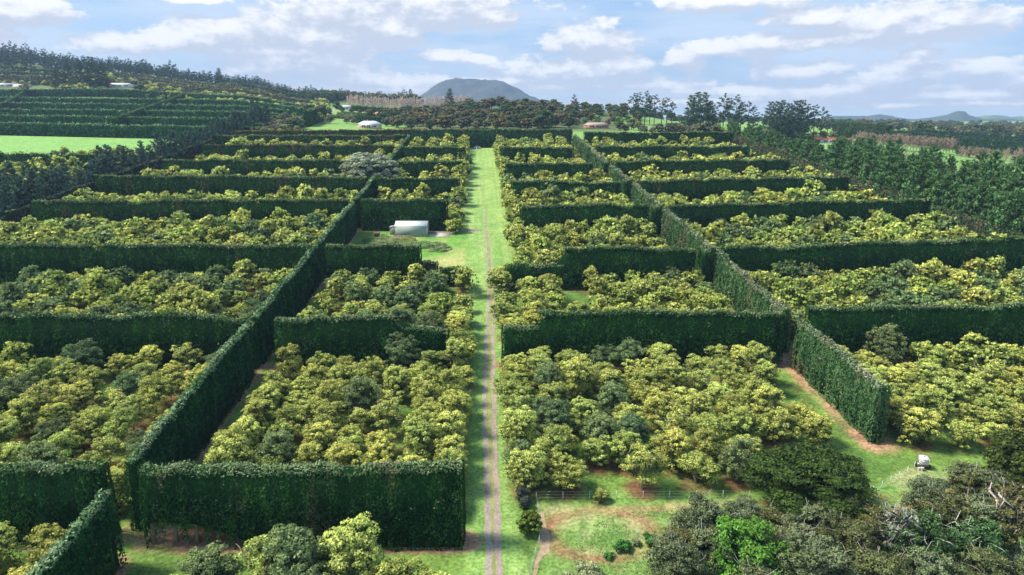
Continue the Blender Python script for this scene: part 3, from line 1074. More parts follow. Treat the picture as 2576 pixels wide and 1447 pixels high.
# big trees in front of the nearest cross hedge, placed one by one: pixel-free field coordinates
FRONT = [(-29.5, 66.0, 8, 1.0, 'dark-crowned avocado tree with rounded top in front of the nearest hedge, beside the grass strip'),
         (-24.5, 68.8, 9, 1.05, 'avocado tree with bare pale forked limbs in front of the nearest cross hedge'),
         (-20.6, 67.5, 8, 1.22, 'tall dark green avocado tree in the middle of the front row'),
         (-14.4, 67.5, 4, 1.22, 'tall bright yellow-green avocado tree rising highest in the front row'),
         (-9.6, 65.2, 3, .95, 'rounded grey-green avocado tree right of the tall yellow-green one, front row'),
         (-5.0, 64.2, 5, .95, 'small yellow-green avocado tree at the end of the front row next to the drive'),
         (-25.0, 62.6, 7, 1.08, 'dark blue-green avocado tree at the bottom edge below the forked-limb tree'),
         (-18.0, 62.0, 6, 1.1, 'dark green avocado tree at the bottom edge, middle of the front group'),
         (-12.0, 61.8, 1, .95, 'bright avocado tree at the bottom edge below the tallest yellow-green tree'),
         (-7.2, 60.6, 5, .85, 'small yellow avocado tree at the bottom edge near the drive')]
FRONT += [(-32.0, 62.6, 12, .95, 'tall dark-leaved avocado tree at the bottom edge, left end of the front group'), (-3.6, 60.8, 13, .8, 'low green avocado tree at the bottom edge closest to the track')]
LFRONT = [(-50.5, 73.0, 0, .95, 'yellow-green avocado tree left of the nearest long hedge piece, against the dark cross hedge'),
          (-50.2, 67.5, 5, .95, 'bright avocado tree squeezed beside the pale frayed hedge at the lower left'),
          (-55.8, 71.5, 4, .9, 'avocado tree at the lower left edge under the dark cross hedge'),
          (-53.5, 63.5, 2, .9, 'avocado tree in the lower left corner of the view')]
SOLO = [(16.0, 82.6, 5, .38, 'tiny yellow-green avocado sapling on the grass before the front row'),
        (22.3, 85.0, 9, 1.0, 'dark avocado tree with bare forked orange limbs near the wire fence')]
for (x, y, k, s, lb) in FRONT + LFRONT + SOLO:
    plant(AV[k], 'avocado_tree', x, y, lb, 'tree', 'avocado trees in the orchard', s)
    TREES.append((x, y, 2.6 * s))

allt = [t for t in allt if not (18.5 < t[3] < 26 and 82 < t[4] < 87.5)]
vis = sorted(allt, key=lambda t: math.hypot(t[3], t[4]) + (60 if t[0] == 99 else 0))
cand = [t for t in vis if t[0] != 99 and t[0] < 8]
NEAR_MAX = 275
near = cand[:NEAR_MAX]
near_ids = set(id(t) for t in near)
cnt = {}
groups = {}
for t in near:
    groups.setdefault((t[0], t[1]), []).append(t)
used = set()
for (bi, j), lst in sorted(groups.items()):
    nm, where, xa, xb, y0, y1, sp, dr, ref, sg = BLOCKS[bi]
    lst.sort(key=lambda t: t[3] * sg)
    for n_, t in enumerate(lst):
        _, _, _, x, y, k, s = t
        side = {'left': 'left of the drive', 'left2': 'left of the drive', 'right': 'right of the drive', 'right2': 'right of the drive',
                'farleft': 'left of the long hedge', 'farleft2': 'left of the long hedge', 'farright': 'past the long right hedge',
                'farright2': 'past the long right hedge'}[nm]
        blk = {'left': 'first block', 'right': 'first block', 'farleft': 'first block', 'farright': 'first block'}.get(nm, 'second block')
        lb = f'{LOOK[k]} avocado tree, {blk} {side}, row {j + 1}, {ORD[n_ + 1]} along'
        plant(AV[k], 'avocado_tree', x, y, lb, 'tree', 'avocado trees in the orchard', s, sz=s * rng.uniform(.82, 1.22))
        TREES.append((x, y, 2.9 * s))
rest = MB()
r2 = np.random.default_rng(5)
for t in allt:
    if id(t) in near_ids:
        continue
    _, _, _, x, y, k, s = t
    dd = math.hypot(x, y)
    # only the far ones are thinned, their leaves growing to match
    keep = float(np.clip(.46 - dd / 620, .05, .22))
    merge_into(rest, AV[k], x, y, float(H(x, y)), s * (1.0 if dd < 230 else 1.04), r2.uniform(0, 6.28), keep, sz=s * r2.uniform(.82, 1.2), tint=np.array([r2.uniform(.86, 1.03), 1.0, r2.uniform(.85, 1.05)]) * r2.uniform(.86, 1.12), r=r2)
    TREES.append((x, y, 2.9 * s))
o = rest.obj('orchard_canopy', M_LEAF)
tag(o, 'mass of yellow-green avocado trees filling the farther orchard blocks', 'trees', None, 'stuff')

# ------------------------------------------------------------------ windbreak pines
PN = [Kind('windbreak_pine', make_pine, M_NEEDLE, seed=200 + i, h=[16, 18, 17, 15][i], w=[6.6, 7.4, 7, 6.4][i], base=.14, n=44, lv=60, leaf=.46, top=.5, up=1.25,
           col_a=(.028, .090, .032), col_b=(.125, .245, .085)) for i in range(4)]
PB = [Kind('windbreak_pine', make_pine, M_NEEDLE, seed=210 + i, h=[17, 15, 16][i], w=[6.6, 7, 7.4][i], base=.15, n=44, lv=60, leaf=.46, top=.45, up=.7,
           col_a=(.022, .060, .045), col_b=(.12, .20, .14)) for i in range(3)]
i = 0
for y in np.arange(182, 436, 4.0):
    x = 157 + rng.normal() * 1.2
    s = rng.uniform(.92, 1.15) * float(np.interp(y, [250, 420], [1.08, .72]))
    plant(PN[int(rng.integers(4))], 'windbreak_pine', x, y, f'bushy dark pine in the windbreak along the right edge of the orchard, number {i + 1} from the near end'
          if False else f'bushy dark green pine, {ORD[i + 1] if i < 20 else "far"} in the right windbreak counted from the near end' if i < 20 else
          'bushy dark green pine standing in the far stretch of the right windbreak', 'tree', 'pines of the right windbreak', s, parts=True)
    i += 1
i = 0
for y in np.arange(190, 400, 4.2):
    x = 178 + rng.normal() * 4 + (y - 180) * .14
    plant(PN[int(rng.integers(4))], 'windbreak_pine', x, y, 'bushy dark pine in the second rank behind the right windbreak', 'tree', 'second rank of pines on the right',
          rng.uniform(1.0, 1.3) * float(np.interp(y, [200, 260, 400], [1.15, 1.0, .62])), parts=False)
i = 0
for y in np.arange(226, 520, 4.6):
    x = -158 + (y - 240) * .012 + rng.normal() * 1.5
    s = rng.uniform(.8, 1.1) * (1.2 if 455 < y else 1.0)
    lb = f'blue-green pine, {ORD[i + 1]} in the left windbreak counted from the near end' if i < 20 else 'blue-green pine in the far stretch of the left windbreak'
    plant(PB[int(rng.integers(3))], 'windbreak_pine', x, y, lb, 'tree', 'pines of the left windbreak', s, parts=True)
    i += 1
for (u, v, s) in [(18, 560, 1.1), (60, 555, 1.0), (105, 535, 1.05), (0, 520, 1.2), (150, 515, .9), (-30, 540, 1.2), (35, 500, 1), (75, 490, .9), (200, 500, .8), (240, 490, .75), (290, 480, .8), (170, 490, .85)]:
    x, y = at(u, v)
    plant(PB[int(rng.integers(3))], 'windbreak_pine', x, y, 'blue-green pine in the thick clump at the left edge below the paddock', 'tree', 'pines clumped at the left edge', s, parts=False)
# scrubby stems under the right windbreak
hedge('hedge', 'thin brown scrubby hedge under the pines of the right windbreak', (153.5, 178), (152, 425), h=8.0, wd=2.2, seed=500, colr=(.035, .06, .03),
      colr2=(.08, .12, .05), top=(.10, .14, .06), brown=.7, sides_brown=.8, dens=.7, group='scrubby hedges under the windbreaks')
hedge('hedge', 'thin dark scrubby hedge under the pines of the left windbreak', (-153, 228), (-152, 420), h=7.5, wd=2.2, seed=501, colr=(.02, .045, .028),
      colr2=(.05, .07, .04), brown=.8, dens=.7, group='scrubby hedges under the windbreaks')

# ------------------------------------------------------------------ lower right bush
TOT = Kind('totara_tree', make_tree, M_LEAF, seed=300, h=11.2, w=16, lobes=32, clumps=34, lv=48, leaf=.18, tip=(.12, .18, .035), mid=(.042, .085, .020),
           dark=(.012, .022, .010), tipness=.75, flat=.42, base=.05, clump_r=1.0, bark=(.2, .15, .11), limb_r=.35)
TOT2 = Kind('totara_tree', make_tree, M_LEAF, seed=301, h=9, w=10.5, lobes=18, clumps=26, lv=30, leaf=.22, tip=(.15, .19, .04), mid=(.055, .09, .025),
            dark=(.010, .020, .010), tipness=.6, flat=.5, base=.05, clump_r=.8, bark=(.2, .15, .11), limb_r=.3)
x, y = at(2034, 1290)
plant(TOT, 'totara_tree', x, y, 'huge spreading dark green tree with layered sprays at the fence corner', 'tree', None, 1.03, sz=.80)
x, y = at(2566, 1262)
plant(TOT2, 'totara_tree', x, y, 'dark green spreading tree at the right edge above the grey bush', 'tree', None, 1.05)
GREY = [Kind('bush_tree', make_tree, M_LEAF, seed=310 + i, h=[7.5, 8.5, 7][i], w=[7.5, 8, 7][i], lobes=15, clumps=18, lv=40, leaf=.125, tip=(.33, .37, .20),
             mid=(.125, .175, .06), dark=(.022, .030, .016), tipness=.7, flat=.75, base=.1, clump_r=.6, bark=(.33, .29, .25), twig=2,
             twig_c=(.42, .40, .36), spiky=.8) for i in range(3)]
BRN = [Kind('bush_tree', make_tree, M_LEAF, seed=320 + i, h=[8, 7][i], w=[7.5, 7][i], lobes=14, clumps=18, lv=44, leaf=.115, tip=(.27, .27, .11),
            mid=(.11, .145, .05), dark=(.016, .018, .010), tipness=.7, flat=.7, base=.1, clump_r=.65, bark=(.30, .24, .20), twig=2, twig_c=(.36, .3, .26),
            limb_out=1) for i in range(2)]
GRN = Kind('bush_tree', make_tree, M_LEAF, seed=330, h=8.2, w=9.5, lobes=17, clumps=22, lv=36, leaf=.16, tip=(.22, .42, .065), mid=(.08, .22, .035), dark=(.015, .05, .012),
           tipness=.85, flat=.8, base=.1, clump_r=.6)
GRN2 = Kind('bush_tree', make_tree, M_LEAF, seed=331, h=7.5, w=8, lobes=14, clumps=18, lv=38, leaf=.14, tip=(.16, .30, .10), mid=(.07, .16, .055), dark=(.012, .03, .012),
            tipness=.6, flat=.7, base=.1, clump_r=.65, twig=3, twig_c=(.55, .55, .5), limb_out=2)
DEADK = Kind('dead_tree', make_tree, M_LEAF, seed=340, h=8.8, w=6.0, lobes=5, clumps=5, lv=14, leaf=.2, tip=(.36, .36, .30), mid=(.2, .2, .16), dark=(.05, .05, .04),
             tipness=.6, sparse=.3, bark=(.50, .47, .42), twig=4, twig_c=(.52, .49, .44), limb_out=3, limb_r=.13)
GNARL = Kind('bush_tree', make_tree, M_LEAF, seed=341, h=10, w=9, lobes=12, clumps=16, lv=38, leaf=.13, tip=(.29, .26, .10), mid=(.12, .135, .05), dark=(.015, .016, .01),
             tipness=.7, flat=.6, base=.35, bark=(.46, .38, .31), limb_r=.33, limb_out=4, twig=3, twig_c=(.46, .4, .34))


def spiky(seed, h=4.0, n=90, c=(.16, .19, .05), c2=(.28, .12, .04), ln=1.3):
    r = np.random.default_rng(seed)
    cr, tr = MB(), MB()
    tr.tube([[0, 0, -.2], [.1, 0, h * .5], [0, 0, h]], [.16, .13, .1], (.25, .2, .15), 6)
    d_ = rand_dirs(n, r)
    d_[:, 2] = d_[:, 2] * .8 + .25
    for i in range(n):
        p0 = np.array([0, 0, h])
        p1 = p0 + d_[i] * ln * .6
        p2 = p0 + d_[i] * ln + np.array([0, 0, -.3 * ln])
        sd_ = np.cross(d_[i], [0, 0, 1.0])
        sd_ /= np.linalg.norm(sd_) + 1e-6
        wv = sd_ * .05
        cc_ = np.array(c if r.random() > .3 else c2) * r.uniform(.7, 1.3)
        cr.add([p0 - wv, p0 + wv, p1 + wv, p1 - wv, p2], [(0, 1, 2, 3), (3, 2, 4, 4)], cc_)
    return cr, tr


SPK = Kind('cabbage_tree', spiky, M_LEAF, seed=350, h=6.5)
BUSH = [  # column, ground line, kind, size, label
    (1705, 1430, BRN[1], .75, 'low brown shrubby tree at the left tip of the grey bush'),
    (1760, 1395, GREY[0], .95, 'grey lichen-covered tree at the left end of the bush'),
    (1690, 1490, GREY[1], .8, 'grey-brown tree low at the left foot of the bush'),
    (1790, 1460, GREY[2], .95, 'grey-brown leaning tree left of the vivid green tree'),
    (1775, 1345, BRN[1], .62, 'small domed olive-brown tree at the top left of the bush'),
    (1880, 1480, GRN, 1.0, 'vivid light green tree standing out in the grey bush'),
    (1930, 1395, BRN[0], .8, 'orange-brown tree between the big dark tree and the vivid green tree'),
    (1860, 1375, GREY[1], .75, 'silvery grey tree below the left side of the big dark tree'),
    (1985, 1445, GREY[0], .9, 'grey tree right of the vivid green tree'),
    (2050, 1380, GREY[2], .85, 'pale grey frosted tree right under the big dark tree'),
    (2120, 1440, BRN[1], .95, 'brown tree in the middle of the bush'),
    (2030, 1530, GREY[1], 1.0, 'frosted grey tree at the bottom edge right of the vivid green tree'),
    (2140, 1350, GREY[0], .85, 'pale-topped grey tree at the right foot of the big dark tree'),
    (2200, 1400, BRN[0], .85, 'brown tree with twisted limbs left of the dead white branches'),
    (2230, 1440, DEADK, .95, 'dead white-branched tree rising from the middle of the bush'),
    (2300, 1445, GRN2, 1.0, 'mid-green tree behind the dead white branches'),
    (2200, 1530, BRN[1], 1.0, 'rusty brown tree at the bottom edge below the dead branches'),
    (2330, 1540, GREY[2], 1.0, 'grey-green tree at the bottom edge right of centre of the bush'),
    (2330, 1330, GREY[1], .8, 'grey-brown tree on the slope below the white water tank'),
    (2390, 1385, BRN[0], .95, 'brown tree with mossy top in the right half of the bush'),
    (2420, 1255, GREY[0], .72, 'frosted grey tree just right of the white water tank'),
    (2470, 1300, GREY[2], .95, 'grey tree below the dark tree at the right edge'),
    (2450, 1450, GRN2, .9, 'dark mossy green tree low in the right half of the bush'),
    (2545, 1420, GNARL, 1.0, 'gnarled tree with thick bare twisted trunk at the right edge'),
    (2480, 1400, GREY[1], .9, 'shadowy grey tree left of the gnarled trunk'),
    (2600, 1360, GREY[0], 1.0, 'grey tree cut by the right edge under the dark tree'),
    (2470, 1545, BRN[0], 1.0, 'brown tree at the bottom right of the bush'),
    (2610, 1530, GREY[2], 1.0, 'grey tree in the bottom right corner'),
    (1900, 1560, GREY[0], .9, 'grey tree at the bottom edge below the vivid green tree'),
]
for (u, v, k, s, lb) in BUSH:
    x, y = at(u, v)
    plant(k, 'bush_tree' if k is not DEADK else 'dead_tree', x, y, lb, 'tree', 'trees of the grey native bush', s)
for (u, v, s, lb) in [(2160, 1405, .8, 'spiky cabbage tree with rusty dead leaves in the middle of the bush'), (2425, 1300, .85, 'spiky cabbage tree beside the frosted tree near the water tank'),
                      (2330, 1350, .85, 'spiky cabbage tree on the slope in the right half of the bush')]:
    x, y = at(u, v)
    plant(SPK, 'cabbage_tree', x, y, lb, 'tree', 'cabbage trees in the bush', s)

# shrubs in the open
SHR = Kind('shrub', make_tree, M_LEAF, seed=360, h=3.0, w=3.0, lobes=8, clumps=12, lv=26, leaf=.15, tip=(.28, .33, .05), mid=(.12, .19, .03), dark=(.02, .04, .012), tipness=.8, base=.0, clump_r=.32, limb_r=.06)
SHG = Kind('shrub', make_tree, M_LEAF, seed=361, h=2.2, w=2.6, lobes=7, clumps=12, lv=24, leaf=.12, tip=(.13, .155, .12), mid=(.08, .10, .08), dark=(.03, .04, .035), tipness=.6, base=.0, clump_r=.3, limb_r=.05, spiky=1.0)
SHP = Kind('shrub', make_tree, M_LEAF, seed=362, h=1.5, w=2.8, lobes=8, clumps=12, lv=26, leaf=.12, tip=(.50, .55, .32), mid=(.28, .36, .16), dark=(.06, .10, .04), tipness=.8, base=.0, clump_r=.3, limb_r=.04)
SHW = Kind('shrub', make_tree, M_LEAF, seed=363, h=.9, w=2.0, lobes=6, clumps=10, lv=22, leaf=.12, tip=(.12, .32, .07), mid=(.06, .18, .04), dark=(.02, .05, .02), tipness=.6, base=.0, clump_r=.25, limb_r=.03)
for (u, v, k, s, lb) in [(1333, 1342, SHR, 1.0, 'round bright green shrub beside the drive near the side fence'),
                         (1314, 1262, SHG, .95, 'rounded grey-green shrub at the corner of the wire fence'),
                         (1320, 1280, SHG, .72, 'smaller grey-green shrub just below the rounded grey one'),
                         (1475, 1466, SHP, 1.2, 'pale silvery shrub at the bottom edge of the paddock'),
                         (1440, 1480, SHP, .9, 'small pale shrub left of the silvery one at the bottom edge'),
                         (1568, 1385, SHW, 1.0, 'bright green weedy shrub in the middle of the paddock'),
                         (1600, 1370, SHP, .42, 'little pale flowering shrub by the weeds in the paddock'),
                         (1640, 1372, SHW, 1.1, 'green weedy shrub at the left foot of the bush'),
                         (1530, 1403, SHW, .6, 'small green weed clump in the lower paddock')]:
    x, y = at(u, v)
    plant(k, 'shrub', x, y, lb, 'shrub', None, s)

# the large grey tree over the long left hedge
POH = Kind('pohutukawa_tree', make_tree, M_LEAF, seed=370, h=17.5, w=26, lobes=30, clumps=28, lv=28, leaf=.42, tip=(.52, .60, .44), mid=(.27, .33, .22), dark=(.035, .045, .035),
           tipness=.7, flat=.8, base=.15, clump_r=1.3, bark=(.38, .33, .27), limb_r=.45)
x, y = at(925, 505)
plant(POH, 'pohutukawa_tree', x - .3, y + 10.0, 'huge round grey-green tree growing over the long left hedge', 'tree', None, .96)

# ------------------------------------------------------------------ ground sheet with its real surface colours per point
gx = np.concatenate([-np.geomspace(7500, 175, 60), np.arange(-172, 172.1, .8), np.geomspace(175, 7500, 60)])
ys, yv = [-60.0, -20.0, 10.0, 30.0, 40.0], 45.0
while yv < 445:
    ys.append(yv)
    yv += max(.35, yv * .0040)
ys += list(np.geomspace(446, 9000, 110))
gy = np.array(ys)
GX, GY = np.meshgrid(gx, gy)
GZ = H(GX, GY)
farm = np.hypot(GX, GY)
GZ = GZ + np.where(farm > 900, (fbm(GX / 260, GY / 260, 5) - .5) * 10 * sstep(900, 1600, farm), 0)
G1, G2, G3 = np.array((.185, .295, .060)), np.array((.085, .165, .035)), np.array((.22, .33, .075))
SOIL, LIT, DRY = np.array((.175, .080, .045)), np.array((.36, .22, .13)), np.array((.36, .30, .14))
n_big, n_mid, n_sm = fbm(GX / 22, GY / 22, 1), fbm(GX / 5, GY / 5, 2), fbm(GX / 1.4, GY / 1.4, 3)
C = mixc(G2, G1, np.clip(.45 + (n_big - .5) * 1.2 + (n_mid - .5) * 1.3 + (n_sm - .5) * .8, 0, 1))
inf = (np.abs(GX) < 165) & (GY < 432)
# drive: pale mown grass with long stripes
dl = np.interp(GY, [60, 76, 125, 165, 215, 430], [-2.4, -2.4, -2.2, -3, -12, -10])
dr_ = np.interp(GY, [60, 84, 125, 165, 215, 430], [6.5, 4.2, 5.0, 7, 12.5, 13])
dv = sstep(dl - 1, dl + 1.5, GX) * (1 - sstep(dr_ - 1.5, dr_ + 1, GX))
st_ = fbm(GX / .9 + .3 * fbm(GX / 8, GY / 30, 9), GY / 34, 8)
drive_c = mixc((.18, .32, .075), (.31, .43, .135), np.clip(.28 + (st_ - .5) * 1.5 + (n_mid - .5) * .7 + .25 * sstep(150, 260, GY), 0, 1))
C = C * (1 - dv[..., None]) + drive_c * dv[..., None]
# shed yard
yd = sstep(-37, -35, GX) * (1 - sstep(-5, -3, GX)) * sstep(172, 175, GY) * (1 - sstep(226, 228, GY)) * (GY < 229)
yc = mixc((.12, .29, .05), (.38, .40, .14), np.clip(.2 + 1.9 * (fbm(GX / 7, GY / 7, 12) - .45) + .6 * np.exp(-((GX + 9) / 9) ** 2 - ((GY - 186) / 9) ** 2), 0, 1))
C = C * (1 - yd[..., None]) + yc * yd[..., None]
# paddock in front of the fence
pk = sstep(82.4, 81.6, GY) * sstep(6.6, 8.2, GX)
pk = np.maximum(pk, (1 - sstep(0, 1.2, np.abs(0) + GY - np.interp(GX, [50, 54.6, 62.7, 75, 95], [82, 83, 87.6, 87, 86]))) * sstep(6.6, 8.2, GX) * (GY < 92))
pn = fbm(GX / 3.3, GY / 3.3, 15)
pc = mixc((.15, .27, .065), (.33, .35, .15), np.clip((pn - .43) * 2.6 + (n_sm - .5) * .8, 0, 1))
cu, cvv = at(1395, 1302)
ringd = np.abs(np.hypot((GX - cu - 5.5) / 1.5, (GY - cvv + 3.4)) - 4.6)
worn = np.exp(-(ringd / 1.0) ** 2) * (GX < 30) * np.clip(n_mid * 2 - .3, 0, 1)
worn = np.maximum(worn, np.exp(-((GY - 80.3 - .02 * GX) / .9) ** 2) * np.clip(fbm(GX / 2.2, GY, 18) * 2.4 - .7, 0, 1))
tk2 = np.interp(GX, [45, 55, 66, 75], [74, 78, 84, 82.5])
worn = np.maximum(worn, np.exp(-((GY - tk2) / 1.3) ** 2) * (GX > 44) * np.clip(fbm(GX / 1.6, GY / 1.2, 19) * 2.4 - .5, 0, 1))
rr_ = fbm(GX / 3 + GY / 5, GY / .8, 22)
worn = np.maximum(worn, np.clip((rr_ - .68) * 5, 0, .8) * (GX < 40))
pc = pc * (1 - worn[..., None]) + mixc(SOIL * 1.5, DRY, np.clip(n_sm * 1.6 - .4, 0, 1)) * worn[..., None]
C = C * (1 - pk[..., None]) + pc * pk[..., None]
# soil and leaf litter under trees, litter strips along the hedges
soil = np.zeros_like(GX)
for (x, y, rad) in TREES:
    i0, i1 = np.searchsorted(gx, [x - rad * 1.4, x + rad * 1.4])
    j0, j1 = np.searchsorted(gy, [y - rad * 1.4, y + rad * 1.4])
    if i1 > i0 and j1 > j0:
        sx, sy = GX[j0:j1, i0:i1], GY[j0:j1, i0:i1]
        q = 1 - sstep(rad * .55, rad * 1.3, np.hypot(sx - x, sy - y) + (n_sm[j0:j1, i0:i1] - .5) * 2.2)
        soil[j0:j1, i0:i1] = np.maximum(soil[j0:j1, i0:i1], q)
soil *= np.clip((n_mid - .3) * 3.2, .15, 1) * (1 - .85 * dv)
C = C * (1 - soil[..., None] * .9) + (SOIL * (0.7 + .7 * n_sm[..., None])) * soil[..., None] * .9
lit = np.zeros_like(GX)
for (x0, y0, x1, y1, wd) in HEDGES:
    if max(y0, y1) > 440 or abs(x0) > 200 and abs(x1) > 200:
        continue
    m_ = 4.5
    i0, i1 = np.searchsorted(gx, [min(x0, x1) - m_, max(x0, x1) + m_])
    j0, j1 = np.searchsorted(gy, [min(y0, y1) - m_, max(y0, y1) + m_])
    if i1 <= i0 or j1 <= j0:
        continue
    sx, sy = GX[j0:j1, i0:i1], GY[j0:j1, i0:i1]
    L2 = (x1 - x0) ** 2 + (y1 - y0) ** 2
    tt = np.clip(((sx - x0) * (x1 - x0) + (sy - y0) * (y1 - y0)) / L2, 0, 1)
    dd = np.hypot(sx - x0 - tt * (x1 - x0), sy - y0 - tt * (y1 - y0))
    wide = float(np.interp(y0, [90, 200], [2.1, 1.4])) if (x0 > 50 and abs(x1 - x0) < 6) else .7
    q = 1 - sstep(wd / 2 + wide * .55, wd / 2 + wide * 1.15, dd + (n_sm[j0:j1, i0:i1] - .5) * 1.3)
    lit[j0:j1, i0:i1] = np.maximum(lit[j0:j1, i0:i1], q * np.clip((n_mid[j0:j1, i0:i1] - .22) * 4, .25, 1))
C = C * (1 - lit[..., None]) + LIT * (0.65 + .7 * n_sm[..., None]) * lit[..., None]
# arcs left by turning wheels beside the track
for (cx_, cy_, rr) in [(7.2, 110.5, 2.3), (7.4, 117, 2.6), (7.6, 123.5, 2.4), (7.8, 130, 2.8), (7.2, 137.5, 2.4), (7.3, 103.5, 2.2), (7.0, 97, 2.0), (-7.5, 108, 2.5),
                       (-7.2, 100, 2.2), (7.5, 90, 2.4), (53.5, 111, 3.4)]:
    rd = np.minimum(np.abs(np.hypot(GX - cx_, (GY - cy_) / 1.25) - rr), np.abs(np.hypot(GX - cx_, (GY - cy_) / 1.25) - rr - .9))
    q = np.exp(-(rd / .28) ** 2) * (np.abs(GX - 1) < 60) * np.clip(n_mid * 2.2 - .3, 0, .85) * ((GX > 3.4) | (GX < -1.5))
    C = C * (1 - q[..., None]) + np.array((.12, .085, .035)) * q[..., None]
# country beyond the orchard
past1, past2 = np.array((.15, .32, .07)), np.array((.25, .37, .12))
out_c = mixc(past1, past2, np.clip(fbm(GX / 90, GY / 90, 31) * 1.6 - .3 + (n_mid - .5) * .4, 0, 1))
scrub = np.array((.10, .115, .055))
Dg = GY * CY_ + GX * SY_
ug = 1288 + (GX * CY_ - GY * SY_) / np.maximum(Dg, 30) * 1716 / 0.985
wood = np.clip(sstep(880, 1000, Dg) * (ug < 1100) + sstep(520, 560, Dg) * (ug > 1020) * (ug < 1560) * (1 - sstep(850, 950, Dg)), 0, 1) * .85
wood = np.maximum(wood, ((ug < 800) & (Dg > 640)) * sstep(700, 780, Dg) * .75)
out_c = out_c * (1 - wood[..., None]) + scrub * wood[..., None]
wf = np.where(inf, 0, 1.0)
inpad = (GX < -165) & (GY < 500) & (GY > 392)
C = np.where((wf[..., None] > .5), out_c, C)
C = np.where(inpad[..., None], mixc((.17, .37, .09), (.26, .43, .13), n_mid), C)
C = C * (1 + (n_sm[..., None] - .5) * .25)
ny_, nx_ = GX.shape
V = np.column_stack([GX.ravel(), GY.ravel(), GZ.ravel()])
ii = np.arange(ny_ * nx_).reshape(ny_, nx_)
F = np.stack([ii[:-1, :-1].ravel(), ii[:-1, 1:].ravel(), ii[1:, 1:].ravel(), ii[1:, :-1].ravel()], 1)
gm_ = bpy.data.materials.new('grass_and_soil')
gm_.use_nodes = True
b = NB(gm_.node_tree)
pr = b.t.nodes['Principled BSDF']
c = b.n('ShaderNodeAttribute', attribute_name='tint').outputs['Color']
tc = b.n('ShaderNodeTexCoord').outputs['Object']
nf = b.noise(tc, 2.2, 6, .65)
nf2 = b.noise(tc, .35, 4, .6)
c = b.mix(1.0, c, b.step(nf, .28, .74, .55, 1.42), 'MULTIPLY')
c = b.mix(b.step(b.noise(tc, 1.1, 8, .75), .60, .72, 0, .45), c, (.12, .10, .045, 1))
c = b.mix(1.0, c, b.step(nf2, .3, .7, .86, 1.14), 'MULTIPLY')
b.put(pr.inputs['Base Color'], c)
pr.inputs['Roughness'].default_value = .95
pr.inputs['Specular IOR Level'].default_value = .1
bp = b.n('ShaderNodeBump')
bp.inputs['Strength'].default_value = .8
bp.inputs['Distance'].default_value = .12
b.t.links.new(nf, bp.inputs['Height'])
b.t.links.new(bp.outputs[0], pr.inputs['Normal'])
me = bpy.data.meshes.new('ground')
me.vertices.add(len(V))
me.vertices.foreach_set('co', V.astype(np.float32).ravel())
me.loops.add(F.size)
me.loops.foreach_set('vertex_index', F.ravel().astype(np.int32))
me.polygons.add(len(F))
me.polygons.foreach_set('loop_start', (np.arange(len(F)) * 4).astype(np.int32))
me.update(calc_edges=True)
me.polygons.foreach_set('use_smooth', np.ones(len(F), bool))
at_ = me.attributes.new('tint', 'FLOAT_COLOR', 'POINT')
cc_ = np.ones((len(V), 4), np.float32)
cc_[:, :3] = np.clip(C.reshape(-1, 3), 0, 1)
at_.data.foreach_set('color', cc_.ravel())
me.materials.append(gm_)
tag(link('ground', me), kind='structure')
M_GRAVEL = attr_mat('gravel_surface', .95, 0, .1, .28, 2.6, .5)


def ribbon(name, pts, widths, c, dz=.012, mat=None, rag=.10, seed=0, kind='structure', step=.5, label=None, wob=0.0):
    mb = MB()
    P, W = [], []
    for (a, b_), (w0, w1) in zip(zip(pts[:-1], pts[1:]), zip(widths[:-1], widths[1:])):
        n = max(1, int(math.hypot(b_[0] - a[0], b_[1] - a[1]) / step))
        for k in range(n):
            P.append(lerp(np.array(a, float), np.array(b_, float), k / n))
            W.append(lerp(w0, w1, k / n))
    P.append(np.array(pts[-1], float))
    W.append(widths[-1])
    P, W = np.array(P), np.array(W)
    P[:, 0] += wob * (fbm(P[:, 1] / 6.0, P[:, 0] * 0, seed + 40, 3) - .5)
    T = np.gradient(P, axis=0)
    T /= np.linalg.norm(T, axis=1)[:, None]
    Nn = np.column_stack([-T[:, 1], T[:, 0]])
    k = np.arange(len(P))
    e1 = W / 2 * (1 + rag * 3 * (vnoise(k * .45, 0 * k, seed) - .5)) + rag * .3 * (vnoise(k * .9, 0 * k + 5, seed + 1) - .5)
    e2 = W / 2 * (1 + rag * 3 * (vnoise(k * .45, 0 * k, seed + 2) - .5)) + rag * .3 * (vnoise(k * .9, 0 * k + 5, seed + 3) - .5)
    A, B_ = P + Nn * e1[:, None], P - Nn * e2[:, None]
    V = np.concatenate([np.column_stack([A, H(A[:, 0], A[:, 1]) + dz]), np.column_stack([B_, H(B_[:, 0], B_[:, 1]) + dz])])
    n = len(P)
    F = [(i, n + i, n + i + 1, i + 1) for i in range(n - 1)]
    cf = np.array(c) * (0.85 + .3 * vnoise(np.arange(n - 1) * .3, np.zeros(n - 1), seed + 7))[:, None]
    mb.add(V, F, cf)
    o = mb.obj(name, mat or M_GRAVEL)
    return tag(o, label, None, None, kind)


